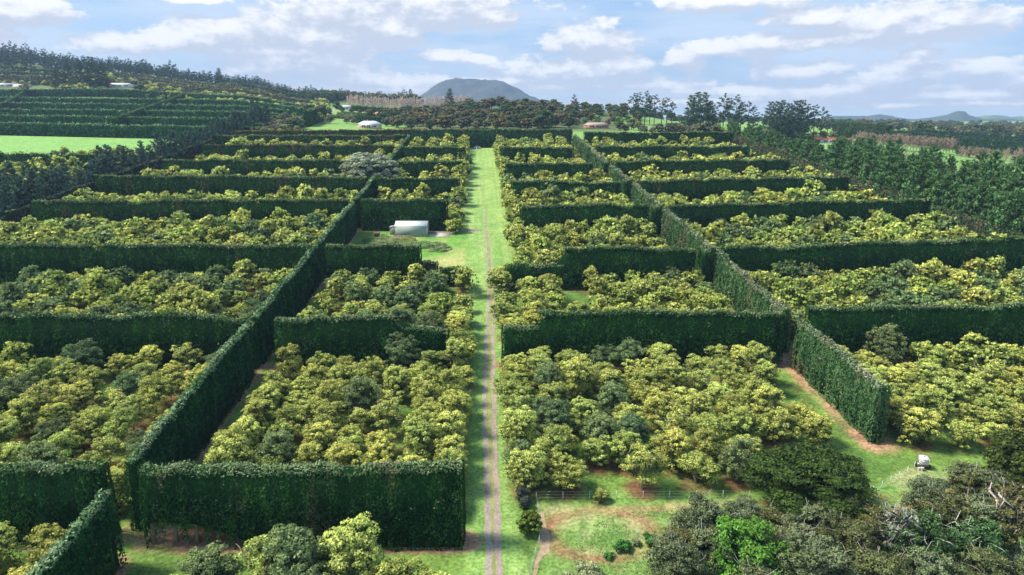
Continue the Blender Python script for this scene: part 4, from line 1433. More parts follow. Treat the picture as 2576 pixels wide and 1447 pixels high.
GRV = (.31, .265, .22)
tl = [(.62, 40), (.55, 69.7), (.6, 112), (1.0, 130), (1.75, 150), (2.1, 170), (2.1, 194), (1.7, 225), (1.35, 262)]
tr_ = [(1.98, 40), (1.95, 69.7), (2.2, 112), (2.5, 130), (3.0, 150), (3.55, 170), (3.5, 194), (3.1, 225), (2.75, 262)]
ribbon('gravel_track', tl, [.85, .85, .78, .72, .62, .5, .42, .34, .2], GRV, seed=1, dz=.02, rag=.2, wob=.55)
ribbon('gravel_track', tr_, [.92, .9, .82, .72, .62, .5, .42, .34, .2], (.31, .25, .205), seed=2, dz=.02, rag=.2, wob=.55)
ribbon('grass_strip', [(1.28, 40), (1.25, 69.7), (1.4, 112), (1.75, 130), (2.4, 150), (2.8, 170), (2.8, 194), (2.4, 225)], [.5, .5, .7, .8, .75, .8, .8, .8], (.24, .26, .10), seed=3, dz=.012, mat=M_MATTE)
ribbon('gravel_track', [(1.3, 262), (.7, 330), (.2, 395)], [.22, .2, .12], (.26, .33, .12), seed=4, dz=.02)
ribbon('gravel_track', [(2.75, 262), (2.2, 330), (1.6, 395)], [.22, .2, .12], (.26, .33, .12), seed=5, dz=.02)
ribbon('gravel_apron', [(-16.2, 222.4), (-11, 223.2), (-6, 225.2), (-1.2, 226.2), (.9, 226.0)], [4.8, 4.6, 3.2, 3.4, 2.6], (.22, .19, .17), seed=6, dz=.015)
# ------------------------------------------------------------------ shed and yard
def put(root_name, x, y, rz, label, cat, group=None, dz=0.0):
    return tag(empty(root_name, gp(x, y, dz), rz), label, cat, group)


SAGE, ROOF = (.31, .39, .33), (.72, .77, .74)
sx0, sy0 = -27.0, 219.0
z0 = float(H(-22, 221.5)) + .02
root = tag(empty('farm_shed', (sx0, sy0, z0), R(-1.5)), 'pale sage-green steel shed with light gabled roof in the grass yard', 'shed')
SL, SW, SE, SR = 10.2, 6.2, 3.25, 4.35
m = MB()
m.box((0, 0, -.6), (SL, SW, SE), SAGE)
m.add([(0, 0, SE), (0, SW, SE), (0, SW / 2, SR), (SL, 0, SE), (SL, SW, SE), (SL, SW / 2, SR)], [(0, 2, 1, 1), (3, 4, 5, 5)], SAGE)
m.obj('wall', M_SHEET, root)
m = MB()
for sgn, ya, yb in ((1, -.18, SW / 2), (-1, SW + .18, SW / 2)):
    za = SE - .06
    m.add([(-.15, ya, za), (SL + .15, ya, za), (SL + .15, yb, SR + .04), (-.15, yb, SR + .04), (-.15, ya, za + .07), (SL + .15, ya, za + .07), (SL + .15, yb, SR + .11), (-.15, yb, SR + .11)],
          [(0, 3, 2, 1), (4, 5, 6, 7), (0, 1, 5, 4), (1, 2, 6, 5), (2, 3, 7, 6), (3, 0, 4, 7)], ROOF)
m.obj('roof', M_SHEETY, root)
m = MB()
for yy in (-.21, SW + .1):
    m.box((-.15, yy, SE - .12), (SL + .15, yy + .11, SE), (.62, .66, .62))
m.obj('gutter', M_PAINT, root)
m = MB()
for xx, yy in ((-.05, -.05), (SL - .06, -.05), (SL - .06, SW - .06), (-.05, SW - .06)):
    m.box((xx, yy, -.5), (xx + .11, yy + .11, SE - .13), (.68, .70, .68))
m.obj('corner_trim', M_PAINT, root)
m = MB()
m.box((SL, 1.2, -.1), (SL + .05, 4.6, 2.7), (.42, .50, .46))
for k in range(9):
    m.box((SL + .05, 1.2, .1 + k * .28), (SL + .075, 4.6, .13 + k * .28), (.3, .36, .33))
m.obj('roller_door', M_PAINT, root)
m = MB()
m.box((-2.1, 2.6, -.5), (-.02, 5.6, 2.35), (.34, .33, .32))
m.obj('lean_to', M_RUSTY, root)
m = MB()
m.add([(-2.35, 2.35, 2.42), (0, 2.35, 2.9), (0, 5.8, 2.9), (-2.35, 5.8, 2.42), (-2.35, 2.35, 2.48), (0, 2.35, 2.96), (0, 5.8, 2.96), (-2.35, 5.8, 2.48)],
      [(0, 3, 2, 1), (4, 5, 6, 7), (0, 1, 5, 4), (1, 2, 6, 5), (2, 3, 7, 6), (3, 0, 4, 7)], (.48, .47, .44))
m.obj('lean_to_roof', M_RUSTY, root)
m = MB()
a = [(-16.6, 218.9), (-9.7, 218.6), (-9.2, 222.8), (-16.4, 223.0)]
V = [(p[0], p[1], float(H(*p)) + d_) for d_ in (-.05, .06) for p in a]
m.add(V, [(0, 3, 2, 1), (4, 5, 6, 7), (0, 1, 5, 4), (1, 2, 6, 5), (2, 3, 7, 6), (3, 0, 4, 7)], (.60, .52, .47))
tag(m.obj('concrete_pad', M_MATTE), kind='structure')
for (x, y, s, c_, nm, lb) in [(-17.6, 218.6, .4, (.75, .72, .68), 'bucket', 'small white bucket by the near right corner of the shed'),
                              (-28.1, 218.5, .5, (.72, .72, .70), 'pipe_offcut', 'short white pipe piece at the near left corner of the shed')]:
    m = MB()
    if nm == 'bucket':
        m.tube([(0, 0, 0), (0, 0, s)], [s * .4, s * .5], c_, 12, False)
        m.tube([(0, 0, .01), (0, 0, .03)], [s * .4, s * .4], c_, 12)
    else:
        m.tube([(-.7, 0, .08), (.1, .1, .08), (.3, .12, .5)], [.08, .08, .08], c_, 8)
    tag(m.obj(nm, M_PLASTIC, None, gp(x, y)), lb, nm.split('_')[0])
m = MB()
m.box((-.35, -.25, 0), (.35, .25, .4), (.45, .30, .15))
m.box((-.38, -.28, .4), (.38, .28, .46), (.5, .36, .2))
tag(m.obj('crate', M_MATTE, None, gp(-18.6, 218.7)), 'small brown crate against the front wall of the shed', 'crate')
# rusty drum on its side in the weeds
root = put('rusty_tank', -33.0, 219.8, R(8), 'old rusty cylindrical tank lying in the rough grass left of the shed', 'tank')
m = MB()
xs = np.array([-.95, -.93, -.6, 0, .6, .93, .95])
m.tube(np.column_stack([xs, xs * 0, xs * 0 + .8]), [.6, .74, .78, .78, .78, .74, .6], (.24, .13, .09), 16)
for k in (-.5, .5):
    m.tube([(k - .03, 0, .8), (k + .03, 0, .8)], [.81, .81], (.16, .09, .06), 16)
m.obj('drum', M_RUSTY, root)
m = MB()
m.box((-.7, -.5, -.1), (-.5, .5, .25), (.12, .09, .07))
m.box((.5, -.5, -.1), (.7, .5, .25), (.12, .09, .07))
m.obj('cradle', M_MATTE, root)
root = put('scrap_wheel', -31.2, 219.6, R(20), 'rusty scrap wheel with axle beside the old tank', 'scrap')
m = MB()
an = np.linspace(0, 2 * PI, 17)
m.tube(np.column_stack([.45 * np.cos(an), 0 * an, .45 + .45 * np.sin(an)]), .09, (.20, .11, .08), 6, False)
for k in range(4):
    m.tube([(-.45 * math.cos(k * PI / 4), 0, .45 - .45 * math.sin(k * PI / 4)), (.45 * math.cos(k * PI / 4), 0, .45 + .45 * math.sin(k * PI / 4))], .04, (.22, .12, .09), 5)
m.obj('wheel', M_RUSTY, root)
m = MB()
m.tube([(0, 0, .45), (0, .9, .45)], .06, (.2, .12, .09), 6)
m.obj('axle', M_RUSTY, root)
m = MB()
m.tube([(-.9, 0, .12), (.5, .1, .12)], .06, (.75, .78, .75), 8)
m.tube([(.5, .1, .12), (.9, .1, .45)], .06, (.75, .78, .75), 8)
tag(m.obj('water_pipe', M_PLASTIC, None, gp(.3, 210.5)), 'short white pipe lying on the grass at the left edge of the track', 'pipe')


def rough(name, cx, cy, rx_, ry_, n, cols, size, hgt, seed, label):
    r = np.random.default_rng(seed)
    a, q = r.uniform(0, 2 * PI, n), np.sqrt(r.random(n))
    x, y = cx + rx_ * q * np.cos(a), cy + ry_ * q * np.sin(a)
    f = fbm(x / 2.2, y / 1.6, seed)
    keep = f > .38
    x, y, f = x[keep], y[keep], f[keep]
    hz = hgt * np.clip((f - .36) * 3.2, 0, 1) * r.random(len(x))
    P = np.column_stack([x, y, H(x, y) + hz])
    c_ = np.array(cols)
    t = fbm(x / 3.1, y / 2.2, seed + 4)
    cc2 = mixc(c_[0], c_[1], np.clip((t - .35) * 3, 0, 1))
    g2 = np.clip((fbm(x / 2.4, y / 2, seed + 9) - .5) * 5, 0, 1)
    cc2 = mixc(cc2[0] * 0 + c_[2], c_[2], g2) * g2[:, None] + cc2 * (1 - g2[:, None])
    mb = MB()
    leaves(mb, P, np.tile(np.array([0, -.5, 1.0]), (len(P), 1)), size, cc2 * r.uniform(.75, 1.25, (len(P), 1)), .4, .6, r, np.tile(np.array([0, 0, 1.0]), (len(P), 1)) + r.normal(size=(len(P), 3)) * .6)
    return tag(mb.obj(name, M_LEAF), label, 'grass', None, 'stuff')


rough('rough_grass', -28.5, 214.0, 8.5, 5.5, 9000, [(.30, .36, .12), (.45, .40, .24), (.10, .24, .07)], .26, .9, 71, 'long rough pale grass and weeds in front of the shed')
rough('rough_grass', -19.0, 208.5, 9.0, 3.6, 7000, [(.16, .33, .10), (.36, .38, .17), (.07, .20, .06)], .24, .8, 72, 'mound of long green grass below the shed')
rough('rough_grass', -12.5, 204.5, 4.0, 3.5, 4000, [(.13, .28, .08), (.42, .36, .18), (.05, .16, .05)], .22, 1.0, 73, 'weedy grass mound right of the shed yard hedge')
rough('rough_grass', 24.0, 72.0, 13, 8.5, 9000, [(.13, .27, .07), (.30, .33, .14), (.08, .22, .05)], .10, .25, 74, 'tufty grass in the open paddock')

# ------------------------------------------------------------------ parked car at the far end of the drive
cxp, cyp = at(1201, 374)
root = put('parked_car', cxp, cyp, R(-38), 'silver-blue hatchback car parked at the far end of the grass drive', 'car')
prof_b = [(-2.05, .35), (-2.1, .75), (-1.95, .95), (-.9, 1.0), (.9, .98), (1.75, .88), (2.1, .7), (2.12, .35)]
m = MB()
n = len(prof_b)
V = []
for yy, ins in ((-.86, .0), (-.80, .06), (.80, .06), (.86, .0)):
    V += [(p[0], yy, p[1]) for p in prof_b]
V = np.array(V, float)
F = []
for r_ in range(3):
    for i in range(n):
        j = (i + 1) % n
        F.append((r_ * n + i, r_ * n + j, (r_ + 1) * n + j, (r_ + 1) * n + i))
for base_ in (0, 3 * n):
    for i in range(1, n - 1):
        F.append((base_, base_ + i, base_ + i + 1, base_ + i + 1))
m.add(V, F, (.42, .48, .60))
m.obj('body', M_CAR, root)
m = MB()
lo = [(-1.75, .97), (1.15, .97)]
m.add([(-1.8, -.78, .98), (1.2, -.78, .98), (1.2, .78, .98), (-1.8, .78, .98), (-1.35, -.62, 1.45), (.35, -.62, 1.45), (.35, .62, 1.45), (-1.35, .62, 1.45)],
      [(0, 1, 5, 4), (1, 2, 6, 5), (2, 3, 7, 6), (3, 0, 4, 7), (4, 5, 6, 7)], (.10, .13, .18))
m.obj('window', M_GLASS, root)
m = MB()
m.box((-1.3, -.6, 1.452), (.32, .6, 1.50), (.45, .51, .62))
for sy in (-1, 1):
    for (a, b_) in (((-1.78, .79), (-1.33, .63)), ((-.45, .79), (-.42, .63)), ((1.18, .79), (.34, .63))):
        m.tube([(a[0], a[1] * sy, .99), (b_[0], b_[1] * sy, 1.47)], .035, (.42, .48, .60), 5)
m.obj('roof', M_CAR, root)
for wx in (-1.3, 1.35):
    for wy in (-.82, .82):
        m = MB()
        m.tube([(wx, wy - .1, .32), (wx, wy + .1, .32)], .33, (.02, .02, .02), 16)
        wo_ = m.obj('wheel', M_MATTE, root)
        m = MB()
        sg_ = 1 if wy > 0 else -1
        m.tube([(wx, wy + sg_ * .10, .32), (wx, wy + sg_ * .115, .32)], .19, (.5, .5, .52), 12)
        m.obj('rim', M_METAL, wo_)
for yy in (-.6, .6):
    m = MB()
    m.box((2.02, yy - .16, .62), (2.13, yy + .16, .76), (.85, .85, .82))
    m.obj('headlight', M_PAINT, root)
for yy in (-.66, .66):
    m = MB()
    m.box((-2.12, yy - .12, .68), (-2.06, yy + .12, .88), (.45, .03, .03))
    m.obj('tail_light', M_PAINT, root)

# ------------------------------------------------------------------ water tank on its trailer, buckets
tx, ty = at(2321, 1176)
root = put('tank_trailer', tx, ty, R(-24), 'low dark two-wheeled trailer carrying the white cube tank', 'trailer')
m = MB()
m.box((-.75, -.65, .50), (.75, .65, .58), (.10, .09, .08))
for yy in (-.62, .58):
    m.box((-.78, yy, .42), (.78, yy + .05, .50), (.18, .13, .06))
m.tube([(.0, -.65, .45), (0, -1.5, .42), (0, -1.6, .1)], .04, (.1, .1, .1), 6)
m.obj('frame', M_MATTE, root)
for sx in (-1, 1):
    m = MB()
    m.tube([(sx * .82, .0, .28), (sx * .98, .0, .28)], .30, (.03, .03, .03), 14)
    m.obj('wheel', M_MATTE, root)
root = tag(empty('water_tank', gp(tx, ty, .60), R(-24)), 'white plastic cube water tank in a wire cage, standing on the trailer', 'tank')
m = MB()
a_, b__ = .58, .58
z1 = 1.12
ch = .09
V = []
for z, ins in ((.04, ch), (.12, 0), (z1 - .12, 0), (z1, ch)):
    for (sx, sy) in ((-1, -1), (1, -1), (1, 1), (-1, 1)):
        for k in range(2):
            ex, ey = a_ - ins, b__ - ins
            if (k == 0) == (sx * sy > 0):
                V.append((sx * ex, sy * (ey - .1), z))
            else:
                V.append((sx * (ex - .1), sy * ey, z))
F = [(r_ * 8 + i, r_ * 8 + (i + 1) % 8, (r_ + 1) * 8 + (i + 1) % 8, (r_ + 1) * 8 + i) for r_ in range(3) for i in range(8)]
V = np.array(V)
F += [(24, 25, 26, 27), (24, 27, 28, 31), (28, 29, 30, 31)]
m.add(V, F, (.80, .80, .78))
m.obj('tank_body', M_PLASTIC, root)
m = MB()
for z in (.15, .42, .70, .98):
    for (p, q) in (((-.62, -.62), (.62, -.62)), ((.62, -.62), (.62, .62)), ((.62, .62), (-.62, .62)), ((-.62, .62), (-.62, -.62))):
        m.tube([(*p, z), (*q, z)], .014, (.66, .67, .67), 5)
for k in range(5):
    t = -.62 + k * .31
    for p in ((t, -.62), (t, .62), (-.62, t), (.62, t)):
        m.tube([(*p, .02), (*p, 1.0)], .012, (.66, .67, .67), 5)
m.obj('cage', M_METAL, root)
m = MB()
m.tube([(0, 0, z1), (0, 0, z1 + .06)], .11, (.62, .12, .08), 12)
m.obj('lid', M_PLASTIC, root)
m = MB()
m.box((-.28, -.655, .52), (.22, -.64, .82), (.86, .86, .86))
m.box((-.30, -.66, .78), (.24, -.655, .86), (.30, .42, .60))
m.obj('label_plate', M_PAINT, root)
for (u, v, s, lb) in [(2310.5, 1183, .40, 'smaller white bucket, left of the pair in front of the water tank'), (2318.5, 1184, .48, 'larger white bucket, right of the pair in front of the water tank')]:
    x, y = at(u, v)
    root = put('bucket', x, y, 0, lb, 'bucket', 'white buckets by the water tank')
    m = MB()
    m.tube([(0, 0, 0), (0, 0, s), (0, 0, s + .02)], [s * .38, s * .47, s * .5], (.82, .80, .77), 14, False)
    m.tube([(0, 0, .0), (0, 0, .02)], s * .37, (.8, .78, .75), 14)
    m.tube([(0, 0, s - .05), (0, 0, s - .03)], s * .45, (.70, .66, .62), 14)
    m.obj('shell', M_PLASTIC, root)
    m = MB()
    an = np.linspace(0, PI, 9)
    m.tube(np.column_stack([s * .48 * np.cos(an), 0 * an - s * .1, s * .9 - s * .35 * np.sin(an)]), .008, (.5, .5, .5), 4)
    m.obj('handle', M_METAL, root)
x, y = at(2311, 1177)
m = MB()
m.tube([(-.25, .1, .75), (.1, 0, .55), (.35, -.1, .35)], .06, (.8, .8, .78), 8)
m.tube([(.30, -.08, .40), (.38, -.1, 0)], .04, (.75, .75, .72), 6)
tag(m.obj('downpipe', M_PLASTIC, None, gp(x, y)), 'short white pipe leaning between the water tank and the buckets', 'pipe')


# ------------------------------------------------------------------ fences
def fence(name, label, pts, n_posts, hgt=1.15, wires=4, post_c=(.62, .62, .58), pr_=.04, wr=.016, wire_c=(.55, .58, .55), strainers=()):
    P = []
    seg = [math.hypot(b_[0] - a[0], b_[1] - a[1]) for a, b_ in zip(pts[:-1], pts[1:])]
    tot = sum(seg)
    for k in range(n_posts):
        s = tot * k / (n_posts - 1)
        i = 0
        while i < len(seg) - 1 and s > seg[i]:
            s -= seg[i]
            i += 1
        t = min(1, s / seg[i])
        P.append((lerp(pts[i][0], pts[i + 1][0], t), lerp(pts[i][1], pts[i + 1][1], t)))
    ox, oy = P[0]
    root = tag(empty(name, gp(ox, oy)), label, 'fence', 'wire fences around the paddock')
    z0_ = float(H(ox, oy))
    for k, (x, y) in enumerate(P):
        m = MB()
        rr = pr_ * (1.9 if k in strainers else 1)
        z = float(H(x, y)) - z0_
        m.tube([(x - ox, y - oy, z - .3), (x - ox, y - oy, z + hgt + (.12 if k in strainers else 0))], [rr, rr * .9], (.10, .09, .07) if k in strainers else post_c, 7)
        m.obj('post', M_MATTE, root)
    for wv in range(wires):
        m = MB()
        zz = hgt * (.22 + .74 * wv / (wires - 1))
        m.tube([(x - ox, y - oy, float(H(x, y)) - z0_ + zz) for (x, y) in P], wr, wire_c, 4)
        m.obj('wire', M_METAL, root)
    return root


f1a, f1b = at(1349, 1256), at(1885, 1253)
fence('wire_fence', 'white-posted wire fence running across below the front row of orchard trees', [f1a, f1b], 9, strainers=(0,), wires=3, wr=.013)
f2 = [at(1349, 1258), at(1356, 1300), at(1362, 1350), at(1347, 1400), at(1334, 1447), at(1320, 1500)]
fence('wire_fence', 'wire fence with thin pale posts along the right of the drive by the round shrub', f2, 9, wires=3, wr=.013)
f3 = [at(2195, 1242), at(2290, 1187), at(2300, 1178)]
fence('wire_fence', 'wire fence climbing from the big dark tree towards the water tank', f3, 6, wires=3, wr=.013, post_c=(.7, .72, .7))
ribbon('worn_path', [at(1362, 1290), at(1372, 1340), at(1375, 1370), at(1352, 1410), at(1340, 1460)], [.5, .8, 1.3, .7, .5], (.36, .26, .17), seed=15, dz=.016, rag=.3, mat=M_MATTE)

# ------------------------------------------------------------------ houses
def house(x, y, rz, L, W, hgt, wall, roofc, label, hip=True, rr=1.9, windows=((-.32, -.12), (-.05, .1), (.2, .38)), door=None, verandah=False, name='farmhouse', chimney=False, dz=0):
    root = put(name, x, y, rz, label, 'house', None, dz)
    m = MB()
    m.box((-L / 2, -W / 2, -1.5), (L / 2, W / 2, hgt), wall)
    m.obj('wall', M_MATTE, root)
    m = MB()
    o_ = .5
    k = W / 2 if hip else 0
    a, b_ = L / 2 + o_, W / 2 + o_
    V = [(-a, -b_, hgt), (a, -b_, hgt), (a, b_, hgt), (-a, b_, hgt), (-a + k, 0, hgt + rr), (a - k, 0, hgt + rr),
         (-a, -b_, hgt + .15), (a, -b_, hgt + .15), (a, b_, hgt + .15), (-a, b_, hgt + .15)]
    F = [(0, 3, 2, 1), (0, 1, 7, 6), (1, 2, 8, 7), (2, 3, 9, 8), (3, 0, 6, 9), (6, 7, 5, 4), (8, 9, 4, 5), (9, 6, 4, 4), (7, 8, 5, 5)]
    m.add(V, F, roofc)
    ro = m.obj('roof', M_PAINT, root)
    if chimney:
        m = MB()
        m.box((-L * .1, -.3, hgt + rr * .6), (-L * .1 + .6, .3, hgt + rr + .9), (.45, .3, .25))
        m.obj('chimney', M_MATTE, ro)
    for (a0, a1) in windows:
        m = MB()
        m.box((a0 * L, -W / 2 - .05, .9), (a1 * L, -W / 2 + .02, 2.1), (.05, .06, .07))
        wn = m.obj('window', M_GLASS, root)
        m = MB()
        for (p, q) in (((a0 * L - .08, 2.1), (a1 * L + .08, 2.18)), ((a0 * L - .08, .82), (a1 * L + .08, .9))):
            m.box((p[0], -W / 2 - .07, p[1]), (q[0], -W / 2 - .003, q[1]), (.75, .75, .72))
        for xx in (a0 * L - .08, (a0 + a1) / 2 * L - .03, a1 * L):
            m.box((xx, -W / 2 - .075, .9), (xx + .08, -W / 2 - .052, 2.1), (.75, .75, .72))
        m.obj('frame', M_PAINT, wn)
    if door is not None:
        m = MB()
        m.box((door * L, -W / 2 - .06, 0), (door * L + 1.0, -W / 2 + .02, 2.1), (.22, .12, .08))
        m.obj('door', M_PAINT, root)
    if verandah:
        m = MB()
        m.add([(-L * .3, -W / 2 - 2.3, hgt - .55), (L * .28, -W / 2 - 2.3, hgt - .55), (L * .28, -W / 2 - .5, hgt - .02), (-L * .3, -W / 2 - .5, hgt - .02),
               (-L * .3, -W / 2 - 2.3, hgt - .48), (L * .28, -W / 2 - 2.3, hgt - .48), (L * .28, -W / 2 - .5, hgt + .05), (-L * .3, -W / 2 - .5, hgt + .05)],
              [(0, 3, 2, 1), (4, 5, 6, 7), (0, 1, 5, 4), (1, 2, 6, 5), (2, 3, 7, 6), (3, 0, 4, 7)], roofc)
        m.obj('verandah_roof', M_PAINT, root)
        for k in range(6):
            m = MB()
            xx = -L * .28 + k * L * .108
            m.box((xx, -W / 2 - 2.2, -.5), (xx + .12, -W / 2 - 2.08, hgt - .56), (.8, .8, .78))
            m.obj('post', M_PAINT, root)
    return root


x, y = far(930, 552)
house(x, y, R(-6), 17, 9, 3.0, (.62, .46, .36), (.52, .60, .68), 'cream farmhouse with pale blue-white hipped roof behind the orange-topped hedge', verandah=True, door=.02, rr=2.6, chimney=True)
x, y = far(1499, 572)
house(x, y, R(4), 19, 8, 2.7, (.42, .24, .16), (.36, .28, .25), 'low brick bungalow with grey-brown roof among blossom trees at the bush edge', door=.12)
x, y = far(2086, 590)
house(x, y, R(-14), 17, 9, 2.8, (.78, .76, .72), (.62, .13, .09), 'white bungalow with red roof beyond the right windbreak', hip=False, rr=1.7, verandah=False)
x, y = far(2052, 600)
house(x, y, R(-14), 8, 6, 2.5, (.72, .72, .70), (.58, .15, .11), 'small white outbuilding with red roof beside the red-roofed bungalow', hip=False, rr=1.2, windows=((-.2, .2),), name='outbuilding')
x, y = far(304, 862)
house(x, y, R(6), 26, 9, 2.9, (.74, .72, .68), (.60, .62, .66), 'long white house with grey roof on the hillside garden', door=-.02)
x, y = far(8, 872)
house(x, y, R(3), 34, 9, 3.0, (.62, .62, .62), (.46, .48, .52), 'long grey-roofed house at the left edge of the hillside', hip=False, rr=1.6)
x, y = far(56, 868)
house(x, y, R(3), 18, 7, 2.6, (.72, .66, .55), (.50, .52, .54), 'cream barn with grey roof beside the long grey-roofed house', hip=False, rr=1.0, windows=((-.1, .1),), name='barn')
x, y = far(868, 800)
house(x, y, R(-20), 19, 10, 3.0, (.72, .72, .72), (.50, .53, .57), 'white house with grey roof in front of the bare poplars', door=.1)
x, y = far(775, 596)
house(x, y, R(20), 9, 7, 2.6, (.62, .40, .28), (.72, .22, .06), 'small house with bright orange roof behind the lime-green willows', windows=((-.2, .2),), name='cottage')
x, y = far(960, 740)
house(x, y, R(-12), 14, 7, 2.6, (.7, .6, .5), (.75, .26, .08), 'house with orange roof half hidden by the brown bush', windows=((-.3, -.1), (.1, .3)), name='cottage')

# ------------------------------------------------------------------ trees of the country beyond
RP = [Kind('ridge_pine', make_pine, M_NEEDLE, seed=600 + i, h=[19, 17, 21][i], w=[11, 10, 11][i], base=[.16, .12, .25][i], n=22, lv=20, leaf=1.1, top=.5, up=.35, gaps=.1, umbrella=[0, 0, .8][i],
           col_a=(.030, .070, .045), col_b=(.085, .150, .095)) for i in range(3)]
GP_ = [Kind('tall_pine', make_pine, M_NEEDLE, seed=610 + i, h=33, w=[15, 13, 14, 18][i], base=[.35, .42, .3, .08][i], n=[28, 24, 30, 50][i], lv=[34, 30, 36, 48][i], leaf=1.0, top=.5, up=.25, gaps=[.2, .3, .1, 0][i], umbrella=[.9, 1.0, 0, 0][i],
            col_a=(.025, .060, .034), col_b=(.075, .135, .065)) for i in range(4)]
DM = []
for i, (t_, m_, d_) in enumerate([((.36, .32, .14), (.16, .16, .07), (.030, .036, .02)), ((.22, .29, .11), (.10, .15, .06), (.015, .028, .015)),
                                  ((.40, .31, .13), (.18, .16, .07), (.03, .03, .016)), ((.35, .36, .22), (.18, .19, .11), (.025, .03, .02)),
                                  ((.18, .30, .11), (.08, .16, .06), (.018, .04, .018))]):
    DM.append(Kind('dome_tree', make_tree, M_LEAF, seed=620 + i, h=10, w=11, lobes=9, clumps=9, lv=12, leaf=.65, tip=t_, mid=m_, dark=d_, tipness=.65, flat=.75, base=.05, clump_r=1.1, limb_r=.25))
WIL = [Kind('willow_tree', make_tree, M_LEAF, seed=640 + i, h=9, w=9, lobes=9, clumps=9, lv=12, leaf=.5, tip=t_, mid=m_, dark=(.10, .14, .05), tipness=.7, base=.05, clump_r=.9, limb_r=.2)
       for i, (t_, m_) in enumerate([((.36, .52, .13), (.22, .36, .08)), ((.46, .50, .22), (.30, .34, .14)), ((.40, .32, .26), (.26, .21, .16)), ((.55, .34, .32), (.40, .25, .22)), ((.60, .46, .06), (.38, .30, .04))])]
BARE = [Kind('poplar_tree', make_bare, M_MATTE, seed=650 + i, h=[18, 16.5][i], w=4.2, n=30, c=(.76, .64, .55), c2=(.66, .51, .43)) for i in range(2)]
BAR2 = [Kind('bare_tree', make_bare, M_MATTE, seed=655 + i, h=12, w=8.5, n=34, c=(.42, .33, .27), c2=(.34, .24, .19), up=.9, haze_n=420, bw=.6) for i in range(2)]

for _ in range(60):
    u, D = rng.uniform(800, 1060), rng.uniform(1010, 1190)
    x, y = far(u, D)
    plant(DM[[0, 1, 3][int(rng.integers(3))]], 'ridge_tree', x, y, 'rounded dark tree in the low right end of the ridge forest', 'tree', 'rounded trees in the ridge forest', rng.uniform(.9, 1.5), parts=False)
for _ in range(70):
    u, D = rng.uniform(615, 760), rng.uniform(425, 560)
    x, y = far(u, D)
    if x < -150 and y < 445 or y < 442:
        continue
    plant([DM[3], WIL[2], WIL[1], DM[4]][int(rng.integers(4))], 'scrub_tree', x, y, 'straggly tree in the scrub between the left windbreak and the garden', 'tree', 'scrub trees behind the windbreak', rng.uniform(.55, .95), parts=False)
nr = 0
for layer, (D0, D1, st_u) in enumerate([(1060, 1110, 10), (1130, 1180, 8.0), (1200, 1250, 7.5)]):
    for u in np.arange(-60 if layer else -50, 1045, st_u):
        uu, D = u + rng.normal() * 3, rng.uniform(D0, D1)
        if layer == 0 and rng.random() < .2:
            continue
        s = rng.uniform(.8, 1.15) * float(np.interp(u, [0, 500, 800], [1.25, 1.0, .78]))
        if rng.random() < .04:
            s *= 1.25
        x, y = far(uu, D)
        plant(RP[int(rng.integers(3))], 'ridge_pine', x, y, ['dark pine in the lowest rank of the forest on the left ridge', 'dark pine in the middle of the forest on the left ridge',
                                                             'dark pine on the skyline of the forest along the left ridge'][layer], 'tree', 'pines along the left ridge', s, parts=False)
        nr += 1
for (u, D, s, k, lb) in [(554, 1100, .85, 3, 'broad round-topped tree above the ridge forest, left of centre'), (772, 1090, .6, 3, 'dark round tree standing above the ridge beyond the lane'),
                         (1132, 790, .72, 3, 'dark conical tree rising behind the bare poplars'), (1018, 1120, .7, 1, 'thin open tree on the skyline left of the flat-topped mountain'),
                         (1033, 1000, .7, 3, 'small dark conifer left of the flat-topped mountain'), (1445, 720, .55, 2, 'small dark pine sticking up from the bush skyline'),
                         (175, 860, .95, 3, 'dark conifer in the clump beside the hillside house, left'), (205, 850, 1.0, 3, 'dark conifer in the clump beside the hillside house, middle'),
                         (235, 845, 1.1, 3, 'tallest dark conifer in the clump left of the hillside house'), (262, 850, .9, 3, 'dark conifer at the right end of the clump by the hillside house'),
                         (150, 850, .8, 3, 'dark conifer at the left end of the clump by the grey barn')]:
    x, y = far(u, D)
    plant(GP_[k], 'tall_pine', x, y, lb, 'tree', None, s, parts=False)
tp = [(1592, 640, .8, 0), (1606, 650, .86, 1), (1621, 636, .9, 0), (1634, 655, .78, 2), (1645, 640, .86, 1), (1663, 650, .74, 0), (1676, 640, .82, 1), (1688, 655, .7, 0),
      (1736, 600, .92, 3), (1752, 590, 1.0, 3), (1768, 600, 1.0, 3), (1784, 610, .8, 3), (1793, 640, .72, 0), (1818, 600, .98, 0), (1832, 610, .90, 1), (1846, 600, .96, 0), (1862, 615, .78, 2), (1880, 600, .85, 1),
      (1893, 620, .72, 2), (1932, 590, .88, 3), (1947, 580, .9, 3), (1962, 600, .95, 3), (1978, 590, .9, 3), (1994, 585, .98, 3), (2010, 590, 1.02, 3), (2024, 600, .92, 0), (2045, 590, .96, 1), (2062, 600, .88, 0), (2078, 605, .74, 1)]
gname = lambda u: 'thin group right of the bush' if u < 1700 else ('dense group in the middle of the skyline' if u < 1800 else ('open see-through group' if u < 1900 else 'large dense group on the right skyline'))
gc = {}
for (u, D, s, k) in tp:
    x, y = far(u, D)
    gn = gname(u)
    gc[gn] = gc.get(gn, 0) + 1
    plant(GP_[k], 'tall_pine', x, y, f'tall pine, {ORD[gc[gn]]} from left, {gn}', 'tree', 'tall pines on the right skyline', s, parts=True)
